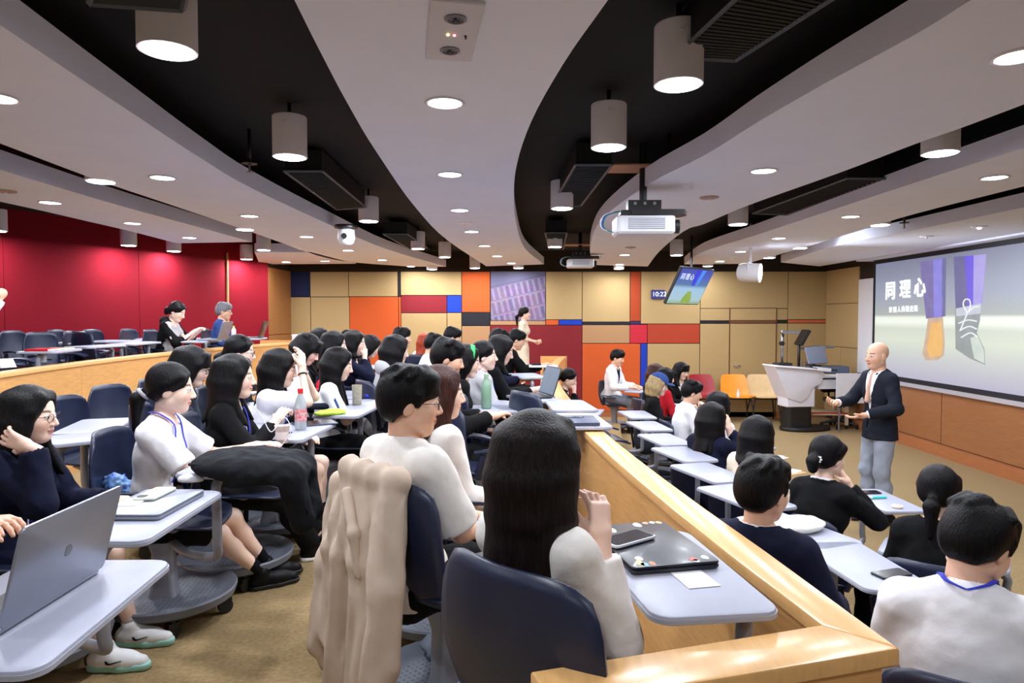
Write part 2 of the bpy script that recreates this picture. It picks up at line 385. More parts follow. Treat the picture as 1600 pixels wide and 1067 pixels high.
# ---- parapets
def parapet(name, fx, ylist, z0, z1, capw, face_m, cap_m, ow, mitre=None):
    root = empty(name)
    inner = [(fx(y), y) for y in ylist]; outer = [(fx(y)+ow, y) for y in ylist]
    for k in range(0, len(ylist)-1, 3):
        k2 = min(k+3, len(ylist)-1)
        seg = inner[k:k2+1]+outer[k:k2+1][::-1]
        c = np.mean(seg, axis=0); seg = [tuple(c+(np.array(p)-c)*np.array([1, .9985])) for p in seg]
        obj('veneer_panel', prism(seg, z0, z1-.04), face_m, root)
    dx = (capw-ow)/2
    ci = [(p[0]-dx, p[1]) for p in inner]; co = [(p[0]+dx, p[1]) for p in outer]
    if mitre: ci[0] = tuple(mitre[0]); co[0] = tuple(mitre[1])
    obj('cap_rail', prism(ci+co[::-1], z1-.04, z1, .006), cap_m, root, smooth=25)
    root['kind'] = 'structure'
    return root
PZ = CZ-0.66
p1 = parapet('wall_low_parapet', lambda y: par_x(y)+.01, ys, 0.0, PZ, .115, M_MAPLE, M_MAPLECAP, .085, (pz(1284, 975, PZ)[:2], pz(1405, 1012, PZ)[:2]))
# its short radial arm in front of the viewer
CI = pz(1284, 975, PZ)[:2]; CO = pz(1405, 1012, PZ)[:2]; AI = pz(880, 1040, PZ)[:2]
d = (AI-CI)/np.linalg.norm(AI-CI); n = np.array([-d[1], d[0]])
if n[1] < 0: n = -n
E1 = CI+d*.66; E2 = E1-n*.12; Cc = CO
obj('veneer_panel', prism([tuple(CO+d*.03+n*.012), tuple(CI-d*.02-n*.02), tuple(E1-n*.02), tuple(E2+n*.015)], 0.0, PZ-.04), M_MAPLE, p1)
obj('cap_rail', prism([tuple(CO), tuple(CI), tuple(E1), tuple(E2)], PZ-.04, PZ, .006), M_MAPLECAP, p1, smooth=25)
ex = par_x(11.4)
obj('end_panel', box(ex-.32, 11.38, 0, ex+.12, 11.46, PZ), M_MAPLE, p1)
p2 = parapet('wall_upper_parapet', lambda y: up_x(y)-.03, yu, MID-.02, CZ-.40, .10, M_MAPLE, M_MAPLECAP, .07)
obj('end_panel', box(-4.4, 11.58, MID, up_x(11.6)+.04, 11.66, CZ-.40), M_MAPLE, p2)

# ================================================================ CEILING FITTINGS
def disk_light(name, loc, power, parent=None, size=.13, spread=PI, rot=None):
    ld = bpy.data.lights.new(name, 'AREA'); ld.shape = 'DISK'; ld.size = size; ld.energy = power; ld.color = LAMP_COL; ld.spread = spread
    o = bpy.data.objects.new(name, ld); COL.objects.link(o); o.location = loc
    if rot is not None: o.rotation_euler = rot
    if parent is not None: o.parent = parent
    return o
me_ring = None
def downlight(pt, label, group, w=LAMP_W):
    global me_ring
    t = thing('downlight', label, 'ceiling light', tuple(pt), 0, group)
    if me_ring is None:
        downlight.ring = obj('trim_ring', lathe([(.088, 0), (.09, -.004), (.078, -.007), (.072, -.002), (.072, .0)], 24), M_LAMPWHITE, t, True).data
        downlight.disc = obj('diffuser', cyl(.073, -.004, -.001, 24), M_LAMPGLOW, t).data
        me_ring = 1
    else:
        obj('trim_ring', downlight.ring, None, t); obj('diffuser', downlight.disc, None, t)
    disk_light('lamp_light', (0, 0, -.012), w, t)
    return t
def along(names, pts, group, z=CEIL):
    for (x, y), lb in zip(pts, names): downlight(np.array(pz(x, y, z))-np.array([0, 0, .001]), lb, group)
ORD = ['nearest', 'second nearest', 'third nearest', 'fourth nearest', 'fifth nearest', 'sixth nearest', 'farthest']
def ordl(n): return ORD[:n-1]+['farthest']
along(['%s round downlight along the middle white ceiling band' % o for o in ordl(7)], [(695, 160), (703, 272), (718, 328), (737, 361.5), (757, 384), (777, 400), (799, 411)], 'downlights in the middle ceiling band')
along(['%s round downlight in the wide left ceiling band' % o for o in ordl(7)], [(-6, 152), (254, 277), (390, 337), (479, 369.5), (544, 391), (597, 406), (642, 416)], 'downlights in the wide left ceiling band')
along(['%s round downlight in the pinkish band before the red wall' % o for o in ordl(3)], [(78, 316), (207, 348.5), (296, 371)], 'downlights in the band before the red wall')
along(['left round downlight in the small back corner ceiling piece', 'right round downlight in the small back corner ceiling piece'], [(447, 409), (508, 407.5)], 'downlights in the back corner piece')
along(['%s round downlight in the wide right ceiling band' % o for o in ordl(5)], [(1592, 87), (1193, 266.5), (1052, 338), (976, 398), (968, 413)], 'downlights in the wide right ceiling band')
along(['%s round downlight in the ceiling band nearer the screen' % o for o in ordl(5)], [(1554, 277), (1329, 338), (1217, 372), (1157, 393), (1125, 408)], 'downlights in the band nearer the screen')
cyl_me = {}
def cyl_lamp(pt, label, group='cylinder lamps hanging in the dark gaps', w=CYL_W):
    t = thing('cylinder_lamp', label, 'ceiling light', tuple(pt), 0, group)
    parts = [('housing', lathe([(.088, 0), (.1, 0), (.1, .235), (.097, .24), (.04, .24)], 28), M_LAMPWHITE, 30), ('diffuser', cyl(.085, -.004, -.001, 28), M_LAMPGLOW, False),
             ('ceiling_rod', cyl(.012, .24, ROOFZ-CEIL, 8), M_DARKPLASTIC, True), ('maker_plate', tr(join(cbox(-.012, 0, .19, .008, .004, .014), cbox(0, 0, .19, .008, .004, .014), cbox(.012, 0, .19, .008, .004, .014)), 0, -.1, 0), M_WHITEPLASTIC, False)]
    for nm, g, m, s in parts:
        if nm in cyl_me: obj(nm, cyl_me[nm], None, t)
        else: cyl_me[nm] = obj(nm, g, m, t, s).data
    disk_light('lamp_light', (0, 0, -.008), w, t, .16)
CL = [((262, 80), 'largest cylinder lamp, top left in the dark gap'), ((453, 246), 'cylinder lamp left of the middle band, in front of a black vent'),
 ((576, 346), 'cylinder lamp left of the middle band, beyond the long black vent'), ((653, 389), 'small cylinder lamp between the left and middle bands, above the blue wall square'),
 ((695, 402), 'small cylinder lamp left of the middle band above the orange panel'), ((742, 419), 'tiny cylinder lamp at the far end of the left dark gap'),
 ((810, 419), 'tiny cylinder lamp right above the wall mural'), ((1060, 133), 'large cylinder lamp right of the middle band beside the big black grille'),
 ((951, 231), 'cylinder lamp above the white projector, right of the middle band'), ((878, 326), 'cylinder lamp left of the near white projector'),
 ((867, 386), 'small cylinder lamp over the far projector'), ((1469, 240), 'cylinder lamp near the right edge, between the two right bands'),
 ((1153, 351), 'cylinder lamp right of the near projector, between the right bands'), ((1057, 399), 'small cylinder lamp above the hanging monitor'),
 ((1375, 352), 'cylinder lamp above the top left corner of the screen'), ((1250, 388), 'cylinder lamp above the pale lectern'), ((1202, 403), 'small cylinder lamp above the white stage spotlight'),
 ((412, 391), 'small cylinder lamp beside the end of the red wall'), ((71, 350), 'cylinder lamp washing the left part of the red wall'), ((199, 376), 'cylinder lamp washing the middle of the red wall'),
 ((675, 421), 'tiny wall lamp above the dark red wall panel'), ((967, 420), 'tiny lamp left of the rust coloured wall strip'), ((1106, 416), 'tiny lamp beside the hanging monitor'),
 ((158, 284), 'lamp mostly hidden behind the wide left band'), ((383, 359), 'tiny lamp half hidden behind the wide left band')]
for (x, y), lb in CL:
    p = pz(x, y, CEIL); p = C0+(p-C0)*min(1, 12.75/p[1])
    if (x, y) == (71, 350): p = np.array([-5.78, 7.55, CEIL])*1
    if (x, y) == (199, 376): p = np.array([-5.2, 9.1, CEIL])
    cyl_lamp(p, lb, w=CYL_W*(.6 if p[1] > 11.5 else 1))
cyl_lamp(np.array([-5.0, 9.9, CEIL]), 'cylinder lamp close to the corner of the red wall', w=CYL_W)
cyl_lamp(np.array([-4.5, 11.3, CEIL]), 'cylinder lamp at the far end of the red wall', w=CYL_W)
# unseen downlights added behind and beside the viewer to light the near seats
for k, (x, y) in enumerate([(-2.6, 1.2), (-2.4, -0.8), (-.4, .9), (-.3, -1.2), (1.6, .2), (3.2, 2.4), (3.4, .2), (4.6, 4.0), (4.7, 1.5), (-4.3, 3.2), (-4.6, 1.0)]):
    downlight((x, y, CEIL-.001), 'added unseen downlight over the seats beside the viewer, outside the picture', 'added downlights outside the picture')
# ================================================================ PEOPLE: signed-distance bodies meshed with surface nets
def surface_nets(V, org, h):
    s = V < 0
    nx, ny, nz = V.shape
    cnt = np.zeros((nx-1, ny-1, nz-1), np.int8)
    for dx in (0, 1):
        for dy in (0, 1):
            for dz in (0, 1): cnt += s[dx:nx-1+dx, dy:ny-1+dy, dz:nz-1+dz]
    act = (cnt > 0) & (cnt < 8)
    I = np.argwhere(act)
    if len(I) == 0: return np.zeros((0, 3)), np.zeros((0, 4), int)
    idx = -np.ones(act.shape, np.int64); idx[act] = np.arange(len(I))
    pos = np.zeros((len(I), 3)); n = np.zeros(len(I))
    corners = [(a, b, c) for a in (0, 1) for b in (0, 1) for c in (0, 1)]
    for a in corners:
        for ax in range(3):
            if a[ax]: continue
            b = list(a); b[ax] = 1
            va = V[I[:, 0]+a[0], I[:, 1]+a[1], I[:, 2]+a[2]]; vb = V[I[:, 0]+b[0], I[:, 1]+b[1], I[:, 2]+b[2]]
            m = (va < 0) != (vb < 0)
            t = np.where(m, va/np.where(m, va-vb, 1), 0)
            p = np.tile(np.array(a, float), (len(I), 1)); p[:, ax] = t
            pos[m] += p[m]; n += m
    P = org + h*(I + pos/n[:, None])
    Q = []
    for ax in range(3):
        sl0 = [slice(None)]*3; sl1 = [slice(None)]*3
        sl0[ax] = slice(0, -1); sl1[ax] = slice(1, None)
        ch = s[tuple(sl0)] != s[tuple(sl1)]
        E = np.argwhere(ch); u, w = [k for k in range(3) if k != ax]
        ok = (E[:, u] > 0) & (E[:, w] > 0) & (E[:, u] < V.shape[u]-1) & (E[:, w] < V.shape[w]-1); E = E[ok]
        if len(E) == 0: continue
        def cell(du, dw):
            c = E.copy(); c[:, u] += du; c[:, w] += dw; return idx[c[:, 0], c[:, 1], c[:, 2]]
        q = np.stack([cell(-1, -1), cell(0, -1), cell(0, 0), cell(-1, 0)], 1)
        flip = s[E[:, 0], E[:, 1], E[:, 2]]
        if ax == 1: flip = ~flip
        q[~flip] = q[~flip][:, ::-1]
        Q.append(q)
    return P, np.concatenate(Q)

class SDF:
    """a list of blended primitives; cuts are carved away afterwards"""
    def __init__(self, k=0.03): self.pr = []; self.cut = []; self.post = []; self.k = k; self.disp = None
    def cone(self, a, b, r1, r2, k=None, sq=None):
        self.pr.append(('c', np.array(a, float), np.array(b, float), r1, r2, self.k if k is None else k, sq)); return self
    def ell(self, c, r, R=None, k=None):
        self.pr.append(('e', np.array(c, float), np.array(r, float), R, None, self.k if k is None else k, None)); return self
    def _prim(self, q, p):
        if q[0] == 'c':
            _, a, b, r1, r2, k, sq = q
            ba = b-a; pa = p-a; L2 = ba@ba+1e-12
            t = np.clip(pa@ba/L2, 0, 1); d = pa-t[:, None]*ba
            if sq is not None:
                n, f = sq; d = d+(f-1)*(d@n)[:, None]*n
            return np.sqrt((d*d).sum(1))-(r1+t*(r2-r1))
        _, c, r, R, _, k, _ = q
        d = p-c
        if R is not None: d = d@R
        k0 = np.sqrt(((d/r)**2).sum(1)); k1 = np.sqrt(((d/(r*r))**2).sum(1))+1e-9
        return k0*(k0-1)/k1
    def _fold(self, D, d, k):
        if k <= 0: return np.minimum(D, d)
        h = np.maximum(k-np.abs(D-d), 0)/k; return np.minimum(D, d)-h*h*k*0.25
    def __call__(self, p):
        D = np.full(len(p), 9.0)
        for q in self.pr: D = self._fold(D, self._prim(q, p), q[5])
        if self.disp is not None: D = D+self.disp(p)
        for c in self.cut: D = np.maximum(D, c(p))
        for q in self.post: D = self._fold(D, self._prim(q, p), q[5])
        return D
    def bounds(self, m=0.03):
        lo = []; hi = []
        for q in self.pr+self.post:
            if q[0] == 'c': r = max(q[3], q[4]); lo += [np.minimum(q[1], q[2])-r]; hi += [np.maximum(q[1], q[2])+r]
            else: r = max(q[2]) if q[3] is not None else q[2]; lo += [q[1]-r]; hi += [q[1]+r]
        return np.min(lo, 0)-m, np.max(hi, 0)+m
    def mesh(self, h, m=0.03, lo=None, hi=None):
        l, u = self.bounds(m)
        if lo is not None: l = np.maximum(l, lo)
        if hi is not None: u = np.minimum(u, hi)
        B = 6
        nb = np.maximum(np.ceil((u-l)/(h*B)).astype(int), 1); n = nb*B
        gx = [l[i]+h*np.arange(n[i]) for i in range(3)]
        bc = [l[i]+h*(np.arange(nb[i])*B+(B-1)/2) for i in range(3)]
        C = np.stack(np.meshgrid(*bc, indexing='ij'), -1).reshape(-1, 3)
        d = self(C); near = np.abs(d) < h*B*1.35
        V = np.repeat(np.repeat(np.repeat(d.reshape(nb), B, 0), B, 1), B, 2)
        K = np.argwhere(near.reshape(nb)); Cn = C[near]
        off = np.stack(np.meshgrid(*[np.arange(B)]*3, indexing='ij'), -1).reshape(-1, 3)
        G = K[:, None, :]*B+off[None]; Pt = l+h*G; nB = len(K)
        D = np.full((nB, B**3), 9.0)
        def run(prims, D):
            if not prims: return D
            dm = np.stack([self._prim(q, Cn) for q in prims], 1); mn = dm.min(1)
            for i, q in enumerate(prims):
                m = dm[:, i] < np.maximum(mn, 0)+h*B*2.2+q[5]
                if m.any(): D[m] = self._fold(D[m], self._prim(q, Pt[m].reshape(-1, 3)).reshape(-1, B**3), q[5])
            return D
        D = run(self.pr, D); flat = Pt.reshape(-1, 3)
        if self.disp is not None: D = D+self.disp(flat).reshape(D.shape)
        for c in self.cut: D = np.maximum(D, c(flat).reshape(D.shape))
        D = run(self.post, D)
        G = G.reshape(-1, 3); V[G[:, 0], G[:, 1], G[:, 2]] = D.ravel()
        return surface_nets(V, l, h)
def nz(v): return v/(np.linalg.norm(v)+1e-12)
def rotm(yaw=0, pitch=0, roll=0):
    """yaw>0 turns to the left, pitch>0 bows the head, roll>0 tips to the right (degrees)"""
    y, p, r = map(math.radians, (yaw, pitch, roll))
    Rz = np.array([[math.cos(y), -math.sin(y), 0], [math.sin(y), math.cos(y), 0], [0, 0, 1]])
    Rx = np.array([[1, 0, 0], [0, math.cos(-p), -math.sin(-p)], [0, math.sin(-p), math.cos(-p)]])
    Ry = np.array([[math.cos(r), 0, math.sin(r)], [0, 1, 0], [-math.sin(r), 0, math.cos(r)]])
    return Rz@Rx@Ry
def ik(a, t, l1, l2, pole):
    """two-bone chain from a towards t, bending towards pole; returns mid, end"""
    d = t-a; L = np.linalg.norm(d); L = min(max(L, abs(l1-l2)+.02), (l1+l2)*.999); u = nz(d)
    x = (l1*l1-l2*l2+L*L)/(2*L); y = math.sqrt(max(l1*l1-x*x, 0))
    pd = np.array(pole, float); pd = nz(pd-(pd@u)*u)
    return a+u*x+pd*y, a+u*L
def vnoise(p, f, seed=0):
    q = p*f+seed*3.7
    return np.sin(q[:, 0]+1.3*np.sin(q[:, 1]*1.1+seed))*np.sin(q[:, 1]*1.3+q[:, 2]*.7)*np.sin(q[:, 2]*1.1+1.7*np.sin(q[:, 0]*.8))

M_SKIN = mat('skin', (232, 190, 165), 0.5, attr=True, sss=0.06, bump=0.03, bscale=300)
def hair_mat(name, rgb, hi): return mat('hair_'+name, rgb, 0.46, var=0.3, vscale=3.5, stretch=(38, 38, 2.2), bump=0.35, bscale=4.5, rgb2=hi, spec=0.16)
HAIR = dict(black=hair_mat('black', (5, 4, 6), (17, 14, 17)), dark=hair_mat('dark_brown', (10, 6, 6), (28, 18, 17)), brown=hair_mat('brown', (44, 24, 20), (80, 46, 38)),
            red=hair_mat('red', (150, 52, 34), (196, 84, 56)), grey=hair_mat('grey', (92, 94, 100), (150, 150, 156)), blond=hair_mat('blond', (148, 122, 84), (190, 164, 120)))
def cloth(name, rgb, var=.05, rough=.85, bump=.15): return mat('cloth_'+name, rgb, rough, var=var, vscale=14, bump=bump, bscale=34, spec=.2)
CL_ = {n: cloth(n, c) for n, c in dict(white=(236, 234, 238), cream=(226, 212, 190), black=(9, 9, 12), navy=(13, 17, 42), charcoal=(27, 31, 42), grey=(112, 116, 126),
      lightgrey=(186, 184, 188), slate=(52, 56, 68), blue=(48, 72, 130), beige=(190, 166, 142), ltgrey_trouser=(148, 154, 168), red=(190, 30, 44), denim=(60, 74, 104),
      tan=(168, 146, 120), offwhite=(232, 226, 220), ltblue=(120, 160, 210)).items()}
M_LANYARD = mat('lanyard_blue', (34, 48, 190), .6, var=.08, vscale=60)
M_GLASS_FRAME = mat('spectacle_frame', (40, 34, 36), .35, metal=.3)
M_GREEN = mat('green_hairband', (40, 190, 96), .6, var=.1, vscale=30)
M_SOLE = mat('shoe_sole_white', (232, 234, 234), .5, var=.04)
def ell2(x, z, cx, cz, rx, rz): return ((x-cx)/rx)**2+((z-cz)/rz)**2

def tint_mesh(me, colors):
    at = me.color_attributes.new('tint', 'FLOAT_COLOR', 'POINT')
    at.data.foreach_set('color', np.concatenate([colors, np.ones((len(colors), 1))], 1).astype(np.float32).ravel())
def np_mesh(name, parts):
    V = []; Q = []; n = 0
    for v, q in parts: V.append(v); Q.append(q+n); n += len(v)
    V = np.concatenate(V); Q = np.concatenate(Q)
    me = bpy.data.meshes.new(name)
    me.vertices.add(len(V)); me.vertices.foreach_set('co', V.astype(np.float32).ravel())
    me.loops.add(Q.size); me.loops.foreach_set('vertex_index', Q.astype(np.int32).ravel())
    me.polygons.add(len(Q)); me.polygons.foreach_set('loop_start', np.arange(0, Q.size, 4, dtype=np.int32))
    me.update(calc_edges=True); me.validate(); me.shade_smooth()
    return me

def hand_sdf(wrist, d, palm_n, side, curl=35, spread=6, point=False, s=1.0):
    """palm + five jointed fingers. d: finger direction, palm_n: direction the palm faces, side: +1 right hand"""
    S = SDF(.012); d = nz(np.array(d, float)); n = np.array(palm_n, float); n = nz(n-(n@d)*d)
    x = np.cross(d, n)*side            # towards the thumb
    P = lambda a, b, c: wrist+s*(x*a+d*b+n*c)
    S.cone(P(0, -.045, 0), P(0, .015, 0), .026*s, .027*s, .02)
    for a in (-.028, -.010, .009, .026): S.cone(P(a*.6, .02, 0), P(a, .085, .0), .0165*s, .0115*s, .016)
    L = [.060, .073, .079, .069]; A = [-.030, -.0105, .0095, .0285]
    for i in range(4):
        sp = math.radians((i-1.5)*spread); c = math.radians(curl*(1.0+.12*(1.5-i)))
        p = P(A[i], .086, 0); dirx = nz(d*math.cos(sp)+x*math.sin(sp)); ang = c*.5
        if point and i == 3: c = .1; ang = .05
        for j, (f, r) in enumerate(((.46, .0092), (.30, .0085), (.24, .0078))):
            v = dirx*math.cos(ang)+n*math.sin(ang); q = p+v*L[i]*f*s
            S.cone(p, q, r*s, (r-.0008)*s, .004); p = q; ang += c*.75
    p = P(.024, .022, .004); q = P(.052, .052, .016); S.cone(p, q, .014*s, .0105*s, .012)
    r_ = P(.060, .085, .026+.012*math.sin(math.radians(curl))); S.cone(q, r_, .0102*s, .0085*s, .004)
    return S

HSC = 1.06
SKIN = dict(f=lin((240, 204, 184)), m=lin((226, 178, 150)), d=lin((206, 156, 126)))
def head_sdf(H, R, female, neck_base, s=1.0):
    S = SDF(.03); P = lambda x, y, z: H+R@np.array([x, y, z])*s
    S.ell(P(0, -.014, .030), np.array([.074, .093, .087])*s, R)
    w = .060 if female else .064
    S.ell(P(0, .022, -.028), np.array([w, .068, .084])*s, R, .03)
    for sx in (-1, 1): S.ell(P(sx*.036, .040, -.030), np.array([.028, .036, .034])*s, R, .03)
    S.ell(P(0, .056, -.092), np.array([.026, .026, .020 if female else .024])*s, R, .035)
    for sx in (-1, 1): S.cone(P(sx*.050, -.005, -.060), P(sx*.016, .055, -.094), .018*s, .014*s, .03)
    S.cone(P(0, .083, .012), P(0, .104, -.028), .006*s, .0105*s, .014)
    for sx in (-1, 1): S.ell(P(sx*.011, .094, -.034), np.array([.008, .009, .007])*s, R, .008)
    S.ell(P(0, .086, -.056), np.array([.020, .009, .0055])*s, R, .007)
    S.ell(P(0, .085, -.067), np.array([.017, .009, .006])*s, R, .007)
    for sx in (-1, 1):
        S.ell(P(sx*.032, .074, .000), np.array([.015, .012, .008])*s, R, .008)
        S.ell(P(sx*.074, -.012, -.012), np.array([.010, .020, .032])*s, R@rotm(0, 12, 0), .008)
    nb = P(0, -.022, -.07)
    S.cone(nb, neck_base, (.042 if female else .050)*s, (.047 if female else .057)*s, .02)
    return S
def head_colors(V, H, R, base, s, lipc=(190, 84, 84), brow=(40, 30, 30), blush=True):
    p = (V-H)@R/s; x, y, z = p[:, 0], p[:, 1], p[:, 2]; C = np.tile(np.array(base), (len(V), 1)); front = y > .035
    def put(mask, c, f=1.0): C[mask] = C[mask]*(1-f)+np.array(lin(c))*f
    ax = np.abs(x)
    put(front & (ell2(ax, z, .038, -.035, .026, .020) < 1), (232, 150, 130), .25 if blush else .1)
    put(front & (ell2(x, z, 0, -.0615, .023, .0105) < 1), lipc, .65)
    put(front & (np.abs(z+.0612) < .0016) & (ax < .021), (120, 50, 52), .7)
    bz = .0265-9*(ax-.034)**2
    put(front & (ax > .013) & (ax < .052) & (np.abs(z-bz) < .0042-.05*np.maximum(ax-.035, 0)), brow, .85)
    e = ell2(ax, z, .032, .0005, .0150, .0062)
    put(front & (e < 1), (236, 230, 228), .9)
    put(front & (e < 1) & (ell2(ax, z, .032, .0008, .0066, .0072) < 1), (24, 16, 14), 1)
    put(front & (e >= .75) & (e < 1.5) & (z > .001), (34, 24, 24), .9)
    return C
def hair_sdf(style, H, R, s, length, N, back):
    S = SDF(.02); P = lambda x, y, z: H+R@np.array([x, y, z])*s
    S.ell(P(0, -.020, .036), np.array([.087, .105, .095])*s, R)
    if style in ('short', 'shag'):
        S.ell(P(0, -.048, -.008), np.array([.080, .072, .075])*s, R, .03)
        S.ell(P(0, .045, .085), np.array([.066, .05, .034])*s, R, .03)
        for i in range(9):
            a = (i-4)/4.0; S.cone(P(a*.050, .056, .088), P(a*.060+.008, .090-.038*a*a, .050 if style == 'short' else .038), .017*s, .008*s, .016)
        for i in range(10):
            a = rng.uniform(-PI, PI); r = .055; S.cone(P(r*math.sin(a), -.02+r*math.cos(a), .115), P(.082*math.sin(a+.5), -.02+.09*math.cos(a+.5), .088), .016*s, .01*s, .012)
        for sx in (-1, 1): S.cone(P(sx*.076, .020, .03), P(sx*.077, .018, -.012), .014*s, .006*s, .015)
    elif style == 'crop': pass
    elif style in ('bob', 'long'):
        S.ell(P(0, -.045, -.03), np.array([.086, .072, .085])*s, R, .03)
        for sx in (-1, 1):
            S.cone(P(sx*.046, .046, .088), P(sx*.076, .034, .02), .018*s, .016*s, .03); S.cone(P(sx*.076, .034, .02), P(sx*.080, .020, -.07), .016*s, .019*s, .03)
    elif style in ('tail', 'bun'):
        S.ell(P(0, -.045, -.01), np.array([.08, .068, .07])*s, R, .03)
        for sx in (-1, 1): S.cone(P(sx*.066, .038, .062), P(sx*.074, -.01, .022), .02*s, .018*s, .03)
    elif style == 'bangs': pass
    if style in ('bangs', 'longbangs'):
        S.ell(P(0, -.045, -.03), np.array([.085, .072, .085])*s, R, .03)
        for i in range(9):
            a = (i-4)/4.0; S.cone(P(a*.05, .06, .09), P(a*.075, .098-.045*a*a, .026), .018*s, .011*s, .014)
        for sx in (-1, 1): S.cone(P(sx*.08, .040, .03), P(sx*.082, .026, -.08), .018*s, .018*s, .03)
    # carve the face out of the cap
    cz = -.02 if style in ('long', 'bob') else -.024
    face = SDF(.02).ell(P(0, .112, cz), np.array([.063, .088, .104])*s, R)
    if style in ('bangs', 'longbangs', 'short', 'shag'): face = SDF(.02).ell(P(0, .112, -.055), np.array([.069, .085, .080])*s, R)
    S.cut.append(lambda p: -face(p))
    if style in ('short', 'shag', 'tail', 'bun', 'crop'):
        nape = -.075 if style in ('short', 'shag') else -.07
        S.cut.append(lambda p: (nape*s-((p-H)@R)[:, 2]) - .35*np.maximum(0, -((p-H)@R)[:, 1]-.0)*0)
        def ear(p):
            q = (p-H)@R/s; lim = np.where(q[:, 1] > -.05, -.014 + np.maximum(0, -.0-q[:, 1])*-.9, -.075)
            return (lim-q[:, 2])*s
        S.cut.append(ear)
    T = SDF(.02)
    if style in ('long', 'longbangs') or (style in ('bob', 'bangs')):
        L = length
        for i, a in enumerate(np.linspace(-108, 108, 19)):
            t = math.radians(a); rx, ry = .080, .092
            p0 = P(rx*.84*math.sin(t), -.020-ry*.84*math.cos(t), .055); pm = P(rx*1.0*math.sin(t), -.022-ry*.97*math.cos(t), -.04)
            wob = rng.uniform(-.03, .03)
            if style in ('bob', 'bangs'): p1 = P((rx+.010)*math.sin(t), -.022-(ry+.002)*math.cos(t), -.13-wob*.4); T.cone(p0, pm, .012*s, .019*s, .05); T.cone(pm, p1, .019*s, .015*s, .03)
            else:
                p1 = pm+np.array([0, 0, -.09*s])+(.016)*R@np.array([math.sin(t), -math.cos(t)*.3, 0])
                out_ = R@np.array([math.sin(t), -math.cos(t), 0])
                if abs(a) > 78: p2 = p1+back[1]*.07+np.array([0, 0, -(L-.17)*.85])+out_*.02
                else: p2 = p1-back[1]*.05+np.array([0, 0, -(L-.17)+wob])+np.array(out_)*[.012, .012, 0]
                T.cone(p0, pm, .012*s, .020*s, .05); T.cone(pm, p1, .020*s, .022*s, .035); T.cone(p1, p2, .022*s, .009*s, .012)
    elif style == 'tail':
        p0 = P(0, -.11, -.025); p1 = P(0, -.145, -.07); p2 = P(0, -.135, -.07-length)
        T.cone(p0, p1, .02*s, .03*s); T.cone(p1, p2, .036*s, .014*s)
    elif style == 'bun':
        T.ell(P(0, -.125, -.035), np.array([.042, .034, .040])*s, R); T.ell(P(0, -.118, -.075), np.array([.03, .026, .03])*s, R)
    S.post = T.pr
    return S
def relax(g, n=2, f=.5):
    V, Q = g
    if len(V) == 0: return g
    e = np.concatenate([Q[:, [0, 1]], Q[:, [1, 2]], Q[:, [2, 3]], Q[:, [3, 0]]]); e = np.concatenate([e, e[:, ::-1]])
    cnt = np.maximum(np.bincount(e[:, 0], minlength=len(V)), 1)[:, None]
    for _ in range(n):
        A = np.stack([np.bincount(e[:, 0], weights=V[e[:, 1], k], minlength=len(V)) for k in range(3)], 1)/cnt
        V = V+f*(A-V)
    return V, Q

